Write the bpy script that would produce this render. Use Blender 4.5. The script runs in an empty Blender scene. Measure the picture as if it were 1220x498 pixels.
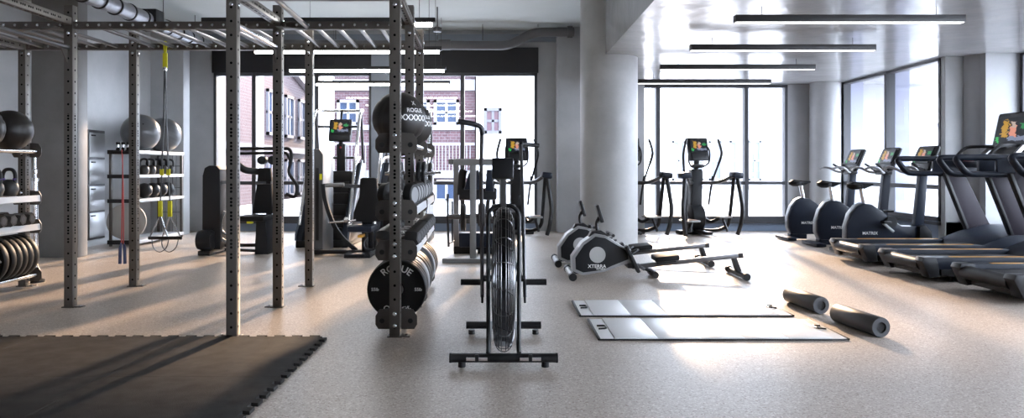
import bpy, bmesh, math, random
from mathutils import Vector, Matrix

# ------------------------------------------------------------------ camera, sky, sun, exposure
S = bpy.context.scene
COL = S.collection
F, HX, HY, H = 880.0, 600.0, 200.0, 1.12       # focal length in pixels, vanishing point, eye height
cam_d = bpy.data.cameras.new('camera'); cam = bpy.data.objects.new('camera', cam_d); COL.objects.link(cam)
cam.location = (0, 0, H); cam.rotation_euler = (math.pi / 2, 0, 0)
cam_d.sensor_width = 36; cam_d.lens = F / 1220 * 36
cam_d.shift_x = (610 - HX) / 1220; cam_d.shift_y = (HY - 249) / 1220
cam_d.clip_start = 0.05; cam_d.clip_end = 300
S.camera = cam
SKY = 4.0
SKY_RIGHT = 11.0
SUN = 5.0
EXPO = 1.12
wd = bpy.data.worlds.new('sky'); S.world = wd; wd.use_nodes = True
_n = wd.node_tree.nodes['Background']
_t = wd.node_tree
_tc = _t.nodes.new('ShaderNodeTexCoord'); _sx = _t.nodes.new('ShaderNodeSeparateXYZ'); _t.links.new(_tc.outputs['Generated'], _sx.inputs[0])
_mr = _t.nodes.new('ShaderNodeMapRange'); _mr.interpolation_type = 'SMOOTHSTEP'          # hazy sky, brighter towards the right-hand street
for _k, _v in ((1, -0.2), (2, 0.9), (3, SKY), (4, SKY_RIGHT)): _mr.inputs[_k].default_value = _v
_t.links.new(_sx.outputs[0], _mr.inputs[0]); _t.links.new(_mr.outputs[0], _n.inputs[1])
_n.inputs[0].default_value = (0.80, 0.88, 1.0, 1)
sun_d = bpy.data.lights.new('sun', 'SUN'); sun = bpy.data.objects.new('sun', sun_d); COL.objects.link(sun)
sun_d.energy = SUN; sun_d.angle = math.radians(2.5); sun_d.color = (1.0, 0.68, 0.42)
_el = math.radians(16.0)
_dir = Vector((-0.15, -1.0, 0)).normalized() * math.cos(_el) + Vector((0, 0, -math.sin(_el)))
sun.rotation_euler = _dir.to_track_quat('-Z', 'Y').to_euler()
sun.location = (6, 30, 14)
S.view_settings.view_transform = 'Standard'; S.view_settings.look = 'None'
S.view_settings.gamma = 1; S.view_settings.use_curve_mapping = False; S.view_settings.exposure = EXPO
S.cycles.use_denoising = True
S.cycles.max_bounces = 10; S.cycles.diffuse_bounces = 6; S.cycles.transparent_max_bounces = 12
S.cycles.sample_clamp_indirect = 6.0

random.seed(4)
PI = math.pi


def P(px, py, Y):
    return Vector(((px - HX) / F * Y, Y, H - (py - HY) / F * Y))


# ------------------------------------------------------------------ materials
MC = {}


def nt(name):
    m = bpy.data.materials.new(name); m.use_nodes = True
    t = m.node_tree
    return m, t, t.nodes['Principled BSDF']


def mat(name, col, rough=0.5, metal=0.0, emit=None, es=0.0, spec=0.5, coat=0.0, vary=True):
    if name in MC: return MC[name]
    m, t, b = nt(name)
    b.inputs['Base Color'].default_value = (*col, 1); b.inputs['Roughness'].default_value = rough
    b.inputs['Metallic'].default_value = metal; b.inputs['Specular IOR Level'].default_value = spec
    b.inputs['Coat Weight'].default_value = coat
    if emit:
        b.inputs['Emission Color'].default_value = (*emit, 1); b.inputs['Emission Strength'].default_value = es
    MC[name] = m
    if not vary: return m
    # slight surface variation so nothing is perfectly flat
    n = t.nodes.new('ShaderNodeTexNoise'); n.inputs['Scale'].default_value = 40; n.inputs['Detail'].default_value = 3
    tc = t.nodes.new('ShaderNodeTexCoord'); t.links.new(tc.outputs['Object'], n.inputs['Vector'])
    mr = t.nodes.new('ShaderNodeMapRange'); mr.inputs[3].default_value = max(0.02, rough - 0.05); mr.inputs[4].default_value = min(1, rough + 0.07)
    t.links.new(n.outputs['Fac'], mr.inputs[0]); t.links.new(mr.outputs[0], b.inputs['Roughness'])
    MC[name] = m
    return m


def node(t, kind, **kw):
    n = t.nodes.new(kind)
    for k, v in kw.items():
        if k == 'op': n.operation = v
        elif k.startswith('i'): n.inputs[int(k[1:])].default_value = v
    return n


def mth(t, op, a, b=None):
    n = t.nodes.new('ShaderNodeMath'); n.operation = op
    for i, v in enumerate((a, b)):
        if v is None: continue
        if isinstance(v, (int, float)): n.inputs[i].default_value = v
        else: t.links.new(v, n.inputs[i])
    return n.outputs[0]


def ramp(t, src, stops):
    r = t.nodes.new('ShaderNodeValToRGB'); e = r.color_ramp.elements
    while len(e) < len(stops): e.new(0.5)
    for k, (p, c) in enumerate(stops): e[k].position = p; e[k].color = (*c, 1)
    t.links.new(src, r.inputs[0]); return r.outputs[0]


def concrete(name, dark, light, scale=1.3, rough=0.55, bump=0.15, bscale=6):
    m, t, b = nt(name)
    tc = t.nodes.new('ShaderNodeTexCoord')
    n1 = node(t, 'ShaderNodeTexNoise'); n1.inputs['Scale'].default_value = scale; n1.inputs['Detail'].default_value = 8; n1.inputs['Roughness'].default_value = 0.62
    t.links.new(tc.outputs['Object'], n1.inputs['Vector'])
    c = ramp(t, n1.outputs['Fac'], [(0.3, dark), (0.7, light)])
    t.links.new(c, b.inputs['Base Color'])
    n2 = node(t, 'ShaderNodeTexNoise'); n2.inputs['Scale'].default_value = bscale; n2.inputs['Detail'].default_value = 5
    t.links.new(tc.outputs['Object'], n2.inputs['Vector'])
    bp = t.nodes.new('ShaderNodeBump'); bp.inputs['Strength'].default_value = bump; bp.inputs['Distance'].default_value = 0.05
    t.links.new(n2.outputs['Fac'], bp.inputs['Height']); t.links.new(bp.outputs[0], b.inputs['Normal'])
    b.inputs['Roughness'].default_value = rough
    return m


def speckled(name, base, light, dark, rough, scale=260):
    m, t, b = nt(name)
    tc = t.nodes.new('ShaderNodeTexCoord')
    v = node(t, 'ShaderNodeTexVoronoi'); v.inputs['Scale'].default_value = scale
    t.links.new(tc.outputs['Object'], v.inputs['Vector'])
    sp = t.nodes.new('ShaderNodeSeparateColor'); t.links.new(v.outputs['Color'], sp.inputs[0])
    c = ramp(t, sp.outputs[0], [(0.0, dark), (0.22, base), (0.75, base), (1.0, light)])
    n1 = node(t, 'ShaderNodeTexNoise'); n1.inputs['Scale'].default_value = 0.9; n1.inputs['Detail'].default_value = 6
    t.links.new(tc.outputs['Object'], n1.inputs['Vector'])
    r2 = ramp(t, n1.outputs['Fac'], [(0.3, (0.9, 0.9, 0.9)), (0.7, (1, 1, 1))])
    mx = t.nodes.new('ShaderNodeMix'); mx.data_type = 'RGBA'; mx.blend_type = 'MULTIPLY'; mx.inputs[0].default_value = 1
    t.links.new(c, mx.inputs[6]); t.links.new(r2, mx.inputs[7]); t.links.new(mx.outputs[2], b.inputs['Base Color'])
    b.inputs['Roughness'].default_value = rough
    bp = t.nodes.new('ShaderNodeBump'); bp.inputs['Strength'].default_value = 0.12; bp.inputs['Distance'].default_value = 0.004
    t.links.new(sp.outputs[1], bp.inputs['Height']); t.links.new(bp.outputs[0], b.inputs['Normal'])
    return m


def perforated(name, col, rough, metal):
    """powder-coated square tube with a line of round holes along its local z on all four faces"""
    m, t, b = nt(name)
    tc = t.nodes.new('ShaderNodeTexCoord'); s = t.nodes.new('ShaderNodeSeparateXYZ'); t.links.new(tc.outputs['Object'], s.inputs[0])
    mn = mth(t, 'MINIMUM', mth(t, 'ABSOLUTE', s.outputs[0]), mth(t, 'ABSOLUTE', s.outputs[1]))
    def holes(step, rad):
        zf = mth(t, 'MULTIPLY', mth(t, 'SUBTRACT', mth(t, 'FRACT', mth(t, 'DIVIDE', s.outputs[2], step)), 0.5), step)
        d = mth(t, 'SQRT', mth(t, 'ADD', mth(t, 'MULTIPLY', zf, zf), mth(t, 'MULTIPLY', mn, mn)))
        return mth(t, 'LESS_THAN', d, rad)
    wide = holes(0.092, 0.0085)
    mid = mth(t, 'MULTIPLY', holes(0.046, 0.0085), mth(t, 'LESS_THAN', mth(t, 'ABSOLUTE', mth(t, 'ADD', s.outputs[2], 0.18)), 0.52))
    k = mth(t, 'MAXIMUM', wide, mid)
    mx = t.nodes.new('ShaderNodeMix'); mx.data_type = 'RGBA'
    t.links.new(k, mx.inputs[0]); mx.inputs[6].default_value = (*col, 1); mx.inputs[7].default_value = (0.004, 0.004, 0.004, 1)
    t.links.new(mx.outputs[2], b.inputs['Base Color'])
    b.inputs['Roughness'].default_value = rough; b.inputs['Metallic'].default_value = metal
    t.links.new(mth(t, 'MULTIPLY', mth(t, 'SUBTRACT', 1.0, k), 0.5), b.inputs['Specular IOR Level'])
    return m


def screen_mat(name, axis):
    m, t, b = nt(name)
    tc = t.nodes.new('ShaderNodeTexCoord'); s = t.nodes.new('ShaderNodeSeparateXYZ'); t.links.new(tc.outputs['Generated'], s.inputs[0])
    u = s.outputs[0] if axis == 'x' else mth(t, 'SUBTRACT', 1.0, s.outputs[1]); v = s.outputs[2]
    n = node(t, 'ShaderNodeTexNoise'); n.inputs['Scale'].default_value = 9; n.inputs['Detail'].default_value = 3; t.links.new(tc.outputs['Generated'], n.inputs['Vector'])
    wob = mth(t, 'MULTIPLY', mth(t, 'SUBTRACT', n.outputs['Fac'], 0.5), 0.35)
    def inside(x0, x1, y0, y1):
        r = mth(t, 'MULTIPLY', mth(t, 'GREATER_THAN', mth(t, 'ADD', u, wob), x0), mth(t, 'LESS_THAN', mth(t, 'ADD', u, wob), x1))
        return mth(t, 'MULTIPLY', r, mth(t, 'MULTIPLY', mth(t, 'GREATER_THAN', mth(t, 'SUBTRACT', v, wob), y0), mth(t, 'LESS_THAN', mth(t, 'SUBTRACT', v, wob), y1)))
    col = (0.006, 0.007, 0.01, 1); cur = None
    for (box, c) in (((.18, .36, .3, .9), (.30, .17, .02, 1)), ((.42, .62, .3, .7), (.42, .17, .12, 1)), ((.45, .58, .6, .85), (.3, .24, .2, 1)), ((.72, .95, .55, .75), (.02, .16, .05, 1)), ((.4, .95, .14, .3), (.12, .14, .2, 1)), ((.05, .14, .1, .3), (.02, .3, .06, 1))):
        mx = t.nodes.new('ShaderNodeMix'); mx.data_type = 'RGBA'; t.links.new(inside(*box), mx.inputs[0])
        if cur is None: mx.inputs[6].default_value = col
        else: t.links.new(cur, mx.inputs[6])
        mx.inputs[7].default_value = c; cur = mx.outputs[2]
    b.inputs['Base Color'].default_value = (0.006, 0.006, 0.007, 1); b.inputs['Roughness'].default_value = 0.35; b.inputs['Specular IOR Level'].default_value = 0.15
    t.links.new(cur, b.inputs['Emission Color']); b.inputs['Emission Strength'].default_value = 0.8
    return m


def brick(name, c1, c2, mortar, scale=2.2):
    m, t, b = nt(name)
    tc = t.nodes.new('ShaderNodeTexCoord'); s = t.nodes.new('ShaderNodeSeparateXYZ'); t.links.new(tc.outputs['Object'], s.inputs[0])
    cb = t.nodes.new('ShaderNodeCombineXYZ')
    t.links.new(mth(t, 'ADD', s.outputs[0], s.outputs[1]), cb.inputs[0]); t.links.new(s.outputs[2], cb.inputs[1])
    br = t.nodes.new('ShaderNodeTexBrick'); t.links.new(cb.outputs[0], br.inputs['Vector'])
    br.inputs['Color1'].default_value = (*c1, 1); br.inputs['Color2'].default_value = (*c2, 1); br.inputs['Mortar'].default_value = (*mortar, 1)
    br.inputs['Scale'].default_value = scale; br.inputs['Mortar Size'].default_value = 0.02
    t.links.new(br.outputs['Color'], b.inputs['Base Color']); b.inputs['Roughness'].default_value = 0.85
    return m


def glass(name):
    m = bpy.data.materials.new(name); m.use_nodes = True; t = m.node_tree
    t.nodes.clear()
    o = t.nodes.new('ShaderNodeOutputMaterial'); mx = t.nodes.new('ShaderNodeMixShader')
    tr = t.nodes.new('ShaderNodeBsdfTransparent'); tr.inputs[0].default_value = (0.97, 0.98, 1, 1)
    gl = t.nodes.new('ShaderNodeBsdfGlossy'); gl.inputs['Roughness'].default_value = 0.0
    lw = t.nodes.new('ShaderNodeLayerWeight'); lw.inputs[0].default_value = 0.5
    fr = mth(t, 'ADD', mth(t, 'MULTIPLY', mth(t, 'POWER', lw.outputs['Facing'], 5.0), 0.9), 0.03)
    t.links.new(fr, mx.inputs[0]); t.links.new(tr.outputs[0], mx.inputs[1]); t.links.new(gl.outputs[0], mx.inputs[2]); t.links.new(mx.outputs[0], o.inputs[0])
    return m


CONC = concrete('wall_concrete', (0.36, 0.37, 0.38), (0.47, 0.48, 0.49), 1.2, 0.5, 0.08)
CONC_COL = concrete('column_concrete', (0.34, 0.345, 0.34), (0.46, 0.465, 0.46), 1.6, 0.42, 0.06)
CEIL_L = concrete('plaster_ceiling', (0.56, 0.60, 0.59), (0.64, 0.68, 0.67), 0.8, 0.7, 0.03)
CEIL_R = concrete('trowelled_ceiling', (0.36, 0.37, 0.39), (0.45, 0.46, 0.48), 1.5, 0.2, 0.2, 3.5)
FLOORM = speckled('speckled_rubber_floor', (0.46, 0.393, 0.335), (0.68, 0.62, 0.56), (0.25, 0.18, 0.135), 0.40, 130)
TILEM = concrete('rubber_tile', (0.022, 0.021, 0.02), (0.045, 0.043, 0.041), 9, 0.7, 0.3, 220)
TILEM.node_tree.nodes['Principled BSDF'].inputs['Specular IOR Level'].default_value = 0.12
FRAME = mat('window_frame_grey', (0.055, 0.058, 0.066), 0.45)
HEADER = mat('dark_header_panel', (0.014, 0.015, 0.018), 0.5)
SPAN = mat('painted_wall_below_window', (0.22, 0.28, 0.38), 0.5)
FINM = mat('white_metal_fin', (0.75, 0.77, 0.8), 0.5)
FINB = mat('blue_grey_fin', (0.30, 0.32, 0.42), 0.5)
GLASS = glass('window_glass')
RIG = perforated('gunmetal_perforated_tube', (0.115, 0.102, 0.089), 0.34, 0.0)
RIGP = mat('gunmetal_plate', (0.085, 0.075, 0.066), 0.36, 0.0)
STEEL = mat('bright_steel', (0.62, 0.63, 0.65), 0.25, 1.0, vary=False)
DSTEEL = mat('dark_steel', (0.12, 0.12, 0.125), 0.3, 0.8, vary=False)
WIRE = mat('dark_chrome_wire', (0.16, 0.16, 0.165), 0.3, 1.0)
CHROME = mat('chrome', (0.8, 0.8, 0.82), 0.12, 1.0, vary=False)
BLACK = mat('black_plastic', (0.006, 0.006, 0.007), 0.42)
CHAR = mat('charcoal_plastic', (0.015, 0.016, 0.018), 0.42, spec=0.3)
CHARB = mat('dark_slate_plastic', (0.011, 0.016, 0.028), 0.38, spec=0.3)
RUB = mat('black_rubber', (0.012, 0.0115, 0.011), 0.5, spec=0.25)
RUBG = mat('worn_grey_rubber', (0.032, 0.031, 0.03), 0.4)
LEATH = mat('black_leather', (0.013, 0.011, 0.010), 0.42)
UPH = mat('black_upholstery', (0.010, 0.010, 0.0105), 0.6, spec=0.2)
WHITE = mat('white_print', (0.8, 0.8, 0.78), 0.5)
GREYF = mat('silver_grey_frame', (0.22, 0.222, 0.225), 0.38, 0.35)
SILV = mat('silver_plastic', (0.36, 0.365, 0.37), 0.35, 0.3)
DISC = mat('grey_disc', (0.42, 0.42, 0.41), 0.45)
YEL = mat('yellow_webbing', (0.75, 0.70, 0.02), 0.6)
PINK = mat('red_rubber_band', (0.65, 0.12, 0.12), 0.5)
BLUEB = mat('blue_grip', (0.09, 0.12, 0.27), 0.5)
ORNG = mat('orange_stripe', (0.62, 0.30, 0.06), 0.45)
REDP = mat('red_plastic', (0.6, 0.02, 0.03), 0.35)
PURP = mat('purple_band', (0.13, 0.07, 0.3), 0.5)
BALLG = mat('glossy_grey_vinyl', (0.09, 0.094, 0.10), 0.3, vary=False)
SHELF = mat('light_grey_steel_shelf', (0.55, 0.56, 0.57), 0.4, 0.2)
DUCT = mat('galvanised_duct', (0.30, 0.31, 0.34), 0.4, 0.5)
DUCTD = mat('dark_painted_duct', (0.11, 0.11, 0.115), 0.45, 0.2)
MATW = mat('pale_grey_glossy_vinyl', (0.84, 0.84, 0.84), 0.3, 0, spec=0.7)
LAMP = mat('lit_diffuser', (0.9, 0.9, 0.9), 0.5, 0, (1, 0.98, 0.95), 9.0)
LAMPDIM = mat('dim_diffuser', (0.9, 0.9, 0.9), 0.5, 0, (1, 0.99, 0.97), 1.6)
LAMPB = mat('lamp_body_black', (0.02, 0.02, 0.022), 0.4)
FOAM = mat('dark_grey_foam', (0.045, 0.048, 0.054), 0.5)
LOCK = mat('brushed_locker_steel', (0.42, 0.43, 0.44), 0.3, 0.7)
SCREEN = screen_mat('lit_screen', 'x')
SCREENY = screen_mat('lit_console_screen', 'y')
TAN = mat('tan_foot_pad', (0.35, 0.2, 0.12), 0.5)
LILAC = mat('lilac_grey_panel', (0.022, 0.017, 0.024), 0.45, spec=0.2)
BRICK = brick('red_brick', (0.095, 0.05, 0.06), (0.07, 0.036, 0.045), (0.14, 0.128, 0.14))
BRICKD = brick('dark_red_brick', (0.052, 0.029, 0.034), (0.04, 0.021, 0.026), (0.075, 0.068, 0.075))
PALEB = mat('pale_render', (0.75, 0.76, 0.78), 0.8)
STONE = mat('white_stone_band', (0.26, 0.265, 0.29), 0.8)
BGLASS = mat('dark_blue_window', (0.012, 0.03, 0.075), 0.3)
PGLASS = mat('pale_window', (0.08, 0.04, 0.055), 0.3)
GFR = mat('grey_window_frame', (0.10, 0.10, 0.12), 0.6)
GROUND = concrete('pavement', (0.4, 0.4, 0.41), (0.5, 0.5, 0.51), 0.5, 0.8, 0.02)


# ------------------------------------------------------------------ mesh builder
def smooth_path(pts, n=6, closed=False):
    pts = [Vector(p) for p in pts]
    if len(pts) < 3: return pts
    out = []; N = len(pts)
    rng = range(N) if closed else range(N - 1)
    for i in rng:
        if closed: p0, p1, p2, p3 = pts[(i - 1) % N], pts[i], pts[(i + 1) % N], pts[(i + 2) % N]
        else: p0, p1, p2, p3 = pts[max(i - 1, 0)], pts[i], pts[i + 1], pts[min(i + 2, N - 1)]
        for k in range(n):
            u = k / n
            out.append(0.5 * ((2 * p1) + (p2 - p0) * u + (2 * p0 - 5 * p1 + 4 * p2 - p3) * u * u + (3 * p1 - p0 - 3 * p2 + p3) * u ** 3))
    if not closed: out.append(pts[-1])
    return out


def round_path(pts, rad, n=4, closed=False):
    pts = [Vector(p) for p in pts]; N = len(pts); out = []
    for i in range(N):
        if not closed and i in (0, N - 1): out.append(pts[i]); continue
        a, b, c = pts[(i - 1) % N], pts[i], pts[(i + 1) % N]
        d1 = (a - b); d2 = (c - b); r = min(rad, d1.length * 0.45, d2.length * 0.45)
        q1 = b + d1.normalized() * r; q2 = b + d2.normalized() * r
        for k in range(n + 1):
            u = k / n; out.append((1 - u) ** 2 * q1 + 2 * u * (1 - u) * b + u * u * q2)
    return out


class MB:
    def __init__(s): s.v = []; s.f = []; s.m = []; s.mats = []

    def mi(s, m):
        if m not in s.mats: s.mats.append(m)
        return s.mats.index(m)

    def add(s, vs, fs, m, M=None):
        o = len(s.v); k = s.mi(m)
        s.v += [(M @ Vector(v)) if M else Vector(v) for v in vs]
        for f in fs: s.f.append([i + o for i in f]); s.m.append(k)
        return s

    def addbm(s, bm, m, M=None):
        bm.verts.index_update(); bm.normal_update()
        s.add([v.co.copy() for v in bm.verts], [[v.index for v in f.verts] for f in bm.faces], m, M); bm.free(); return s

    def box(s, x0, x1, y0, y1, z0, z1, m, bev=0.0, M=None):
        bm = bmesh.new(); bmesh.ops.create_cube(bm, size=1)
        for v in bm.verts: v.co = Vector(((x0 + x1) / 2 + v.co.x * (x1 - x0), (y0 + y1) / 2 + v.co.y * (y1 - y0), (z0 + z1) / 2 + v.co.z * (z1 - z0)))
        if bev: bmesh.ops.bevel(bm, geom=bm.edges[:], offset=bev, segments=2, profile=0.6, affect='EDGES')
        return s.addbm(bm, m, M)

    def rbox(s, c, size, m, rot=(0, 0, 0), bev=0.0):
        from mathutils import Euler
        M = Matrix.Translation(Vector(c)) @ Euler(rot).to_matrix().to_4x4()
        a, b, d = size[0] / 2, size[1] / 2, size[2] / 2
        return s.box(-a, a, -b, b, -d, d, m, bev, M)

    def prism(s, poly, axis, a0, a1, m, bev=0.0):
        if axis == 'y': f = lambda p, a: Vector((p[0], a, p[1]))
        elif axis == 'x': f = lambda p, a: Vector((a, p[0], p[1]))
        else: f = lambda p, a: Vector((p[0], p[1], a))
        bm = bmesh.new(); n = len(poly)
        A = [bm.verts.new(f(p, a0)) for p in poly]; B = [bm.verts.new(f(p, a1)) for p in poly]
        bm.faces.new(A); bm.faces.new(B[::-1])
        for i in range(n): bm.faces.new((A[i], B[i], B[(i + 1) % n], A[(i + 1) % n]))
        bmesh.ops.recalc_face_normals(bm, faces=bm.faces[:])
        if bev:
            ed = [e for e in bm.edges if abs((e.verts[0].co - e.verts[1].co)['xyz'.index(axis)]) < 1e-6]
            bmesh.ops.bevel(bm, geom=ed, offset=bev, segments=2, profile=0.6, affect='EDGES')
        return s.addbm(bm, m)

    def tube(s, pts, r, m, seg=8, closed=False, caps=True, flat=None):
        pts = [Vector(p) for p in pts]; N = len(pts)
        rs = r if isinstance(r, (list, tuple)) else [r] * N
        T = []
        for i in range(N):
            if closed: d = pts[(i + 1) % N] - pts[(i - 1) % N]
            else: d = pts[min(i + 1, N - 1)] - pts[max(i - 1, 0)]
            T.append(d.normalized() if d.length > 1e-9 else Vector((0, 0, 1)))
        up = Vector((0, 0, 1)) if abs(T[0].z) < 0.9 else Vector((0, 1, 0))
        nrm = (up - T[0] * up.dot(T[0])).normalized()
        vs = []; fs = []
        for i in range(N):
            nrm = (nrm - T[i] * nrm.dot(T[i]))
            nrm = nrm.normalized() if nrm.length > 1e-6 else T[i].orthogonal().normalized()
            bn = T[i].cross(nrm)
            for k in range(seg):
                a = 2 * PI * k / seg + (PI / seg if seg == 4 else 0)
                fx = 1 if flat is None else flat
                vs.append(pts[i] + (nrm * math.cos(a) + bn * math.sin(a) * fx) * rs[i])
        M = N if closed else N - 1
        for i in range(M):
            j = (i + 1) % N
            for k in range(seg):
                l = (k + 1) % seg
                fs.append([i * seg + k, i * seg + l, j * seg + l, j * seg + k])
        if caps and not closed:
            fs.append(list(range(seg))[::-1]); fs.append([(N - 1) * seg + k for k in range(seg)])
        return s.add(vs, fs, m)

    def cyl(s, p0, p1, r, m, seg=16, r2=None):
        return s.tube([p0, p1], [r, r if r2 is None else r2], m, seg)

    def lathe(s, prof, c, axis, m, seg=24):
        """prof: (radius, height) along the axis"""
        ax = Vector({'x': (1, 0, 0), 'y': (0, 1, 0), 'z': (0, 0, 1)}[axis]) if isinstance(axis, str) else Vector(axis).normalized()
        u = ax.orthogonal().normalized(); w = ax.cross(u); c = Vector(c)
        vs = []; fs = []
        for (r, h) in prof:
            for k in range(seg):
                a = 2 * PI * k / seg; vs.append(c + ax * h + (u * math.cos(a) + w * math.sin(a)) * max(r, 1e-4))
        for i in range(len(prof) - 1):
            for k in range(seg):
                l = (k + 1) % seg; fs.append([i * seg + k, i * seg + l, (i + 1) * seg + l, (i + 1) * seg + k])
        fs.append(list(range(seg))[::-1]); fs.append([(len(prof) - 1) * seg + k for k in range(seg)])
        return s.add(vs, fs, m)

    def sphere(s, c, r, m, seg=24, rings=14, sc=(1, 1, 1)):
        prof = [(r * math.sin(PI * i / rings), -r * math.cos(PI * i / rings)) for i in range(rings + 1)]
        b = MB().lathe(prof, (0, 0, 0), 'z', m, seg)
        vs = [Vector((v.x * sc[0], v.y * sc[1], v.z * sc[2])) + Vector(c) for v in b.v]
        return s.add(vs, b.f, m)

    def text(s, body, size, fn, m, ax='CENTER'):
        cu = bpy.data.curves.new('lettering', 'FONT'); cu.body = body; cu.size = size; cu.align_x = ax; cu.align_y = 'CENTER'; cu.resolution_u = 3; cu.offset = size * 0.018
        o = bpy.data.objects.new('lettering', cu); me = o.to_mesh()
        vs = [fn(v.co.x, v.co.y) for v in me.vertices]; fs = [list(p.vertices) for p in me.polygons]
        s.add(vs, fs, m); o.to_mesh_clear(); bpy.data.objects.remove(o); bpy.data.curves.remove(cu)
        return s

    def build(s, name, parent=None, loc=None, rot=None, angle=38):
        me = bpy.data.meshes.new(name); me.from_pydata([tuple(v) for v in s.v], [], s.f)
        for m in s.mats: me.materials.append(m)
        me.polygons.foreach_set('material_index', s.m); me.polygons.foreach_set('use_smooth', [True] * len(s.f))
        me.update()
        bm = bmesh.new(); bm.from_mesh(me); bmesh.ops.recalc_face_normals(bm, faces=bm.faces[:]); bm.to_mesh(me); bm.free()
        me.set_sharp_from_angle(angle=math.radians(angle))
        o = bpy.data.objects.new(name, me); COL.objects.link(o)
        if parent: o.parent = parent
        if loc is not None: o.location = loc
        if rot is not None: o.rotation_euler = rot
        return o


def tag(o, label, cat, group=None):
    o['label'] = label; o['category'] = cat
    if group: o['group'] = group
    return o


def thing(name, label, cat, loc=(0, 0, 0), rz=0.0, group=None):
    o = bpy.data.objects.new(name, None); COL.objects.link(o); o.location = loc; o.rotation_euler = (0, 0, rz)
    o.empty_display_size = 0.1
    return tag(o, label, cat, group)


def struct(o):
    o['kind'] = 'structure'; return o


def dup(root, loc=None, rz=None, label=None):
    r = root.copy(); COL.objects.link(r)
    if loc is not None: r.location = loc
    if rz is not None: r.rotation_euler = (0, 0, rz)
    if label: r['label'] = label
    for ch in list(root.children):
        c = ch.copy(); COL.objects.link(c); c.parent = r
        for g in list(ch.children):
            d = g.copy(); COL.objects.link(d); d.parent = c
    return r


ORD = ['first', 'second', 'third', 'fourth', 'fifth', 'sixth', 'seventh', 'eighth', 'ninth', 'tenth', 'eleventh', 'twelfth']

# ------------------------------------------------------------------ the room
YB = 13.1            # back wall
XL = -5.88           # left wall
XR = 5.87            # right wall by the bikes
XN = 6.65            # right wall by the treadmills
ZL = 3.56            # ceiling of the left bay
ZR = 2.60            # lowered ceiling of the right bay
XS = 1.33            # face of the lowered ceiling
YF = -4.0

struct(MB().box(-7.5, 8, YF - .3, YB + .4, -.2, 0, FLOORM).build('floor'))
struct(MB().box(-7.5, XS, YF - .3, YB + .4, ZL, ZL + .3, CEIL_L).build('ceiling'))
struct(MB().box(XS, 7.6, YF - .3, YB + .4, ZR, ZL + .3, CEIL_R).build('ceiling_lowered'))
# left wall with a shallow pier and a corner pilaster
struct(MB().box(XL - .3, XL, YF, YB + .4, 0, ZL, CONC).build('wall_left'))
struct(MB().box(XL - .02, -5.30, 9.2, 9.42, 0, ZL, concrete('shaded_concrete', (0.15, 0.145, 0.14), (0.21, 0.205, 0.20), 1.6, 0.5, 0.06), .02).build('pillar_left'))  # shade on the pier's unlit front is put into a darker concrete colour
struct(MB().box(XL - .02, -5.33, 12.3, 12.55, 0, ZL, CONC, .015).build('pillar_corner'))
struct(MB().box(-7.5, 8, YF - .3, YF, 0, ZL, CONC).build('wall_rear'))

def X(px, Y): return (px - HX) / F * Y
def Z(py, Y): return H - (py - HY) / F * Y

AX0, AX1 = X(255, YB), X(443, YB)
BX0, BX1 = X(464, YB), X(640, YB)
CX0, CX1 = X(757, YB), X(938, YB)
ZS = Z(263, YB); ZH = Z(87, YB); ZT = Z(57, YB); ZM = Z(218, YB); ZHC = ZR
wb = MB()
wb.box(XL - .3, AX0, YB, YB + .25, 0, ZL, CONC)
wb.box(BX1, CX0, YB, YB + .25, 0, ZL, CONC)
wb.box(CX1, 7.5, YB, YB + .25, 0, ZL, CONC)
wb.box(AX0, BX1, YB, YB + .25, ZT, ZL, CONC)
wb.box(CX0, CX1, YB, YB + .25, ZHC - .02, ZL, CONC)
struct(wb.build('wall_back'))
struct(MB().box(AX0, BX1, YB, YB + .2, 0, ZS, SPAN).build('wall_back_sill'))
struct(MB().box(CX0, CX1, YB, YB + .2, 0, ZS, SPAN).build('wall_back_sill.001'))
struct(MB().box(AX1, BX0, YB - .06, YB + .2, ZS - .02, ZT, mat('blue_grey_pier', (0.24, 0.27, 0.31), 0.45)).build('pillar_window'))
struct(MB().box(BX1 + .33, CX0 + .1, YB - .35, YB + .02, 0, ZL, CONC, .02).build('pillar_back'))
struct(MB().box(-5.7, 1.3, YB - .12, YB + .02, Z(50.5, YB), Z(42, YB), mat('blue_grey_trim', (0.19, 0.22, 0.26), 0.5)).build('trim_1'))


def window(n, x0, x1, z0, z1, mulls, midz, header=None, finm=FINM, fin=0.36):
    r = struct(bpy.data.objects.new('window_%d' % n, None)); COL.objects.link(r)
    b = MB(); y0, y1 = YB - .02, YB + .1; w = .05
    b.box(x0, x0 + w, y0, y1, z0, z1, FRAME); b.box(x1 - w, x1, y0, y1, z0, z1, FRAME)
    b.box(x0, x1, y0, y1, z0 - .02, z0 + .08, FRAME); b.box(x0, x1, y0, y1, z1 - .05, z1, FRAME)
    b.box(x0, x1, y0 + .005, y1, midz - .03, midz + .03, FRAME)
    for m in mulls: b.box(m - .035, m + .035, y0 - .01, y1, z0, z1, FRAME)
    b.build('window_frame', r)
    if header: MB().box(x0 - .02, x1 + .02, y0 - .03, y1, z1, header, HEADER).build('window_header', r)
    xs = [x0] + list(mulls) + [x1]
    MB().box(x0 + .02, x1 - .02, YB + .04, YB + .046, z0 + .02, z1 - .02, GLASS).build('window_pane', r)
    if fin:
        for m in xs[:-1]: MB().box(m - .03, m + .015, YB + .11, YB + .11 + fin, z0 - .1, z1 + .1, finm).build('window_fin', r)
    MB().box(x0, x1, YB - .05, YB + .05, z0 - .045, z0 - .02, FRAME).build('window_sill', r)
    return r


window(1, AX0, AX1, ZS, ZH, [X(303, YB), X(377.5, YB)], ZM, ZT)
window(2, BX0, BX1, ZS, ZH, [X(551, YB)], ZM, ZT)
window(3, CX0, CX1, ZS, ZHC - .01, [X(784, YB), X(889, YB)], ZM, None)

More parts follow.
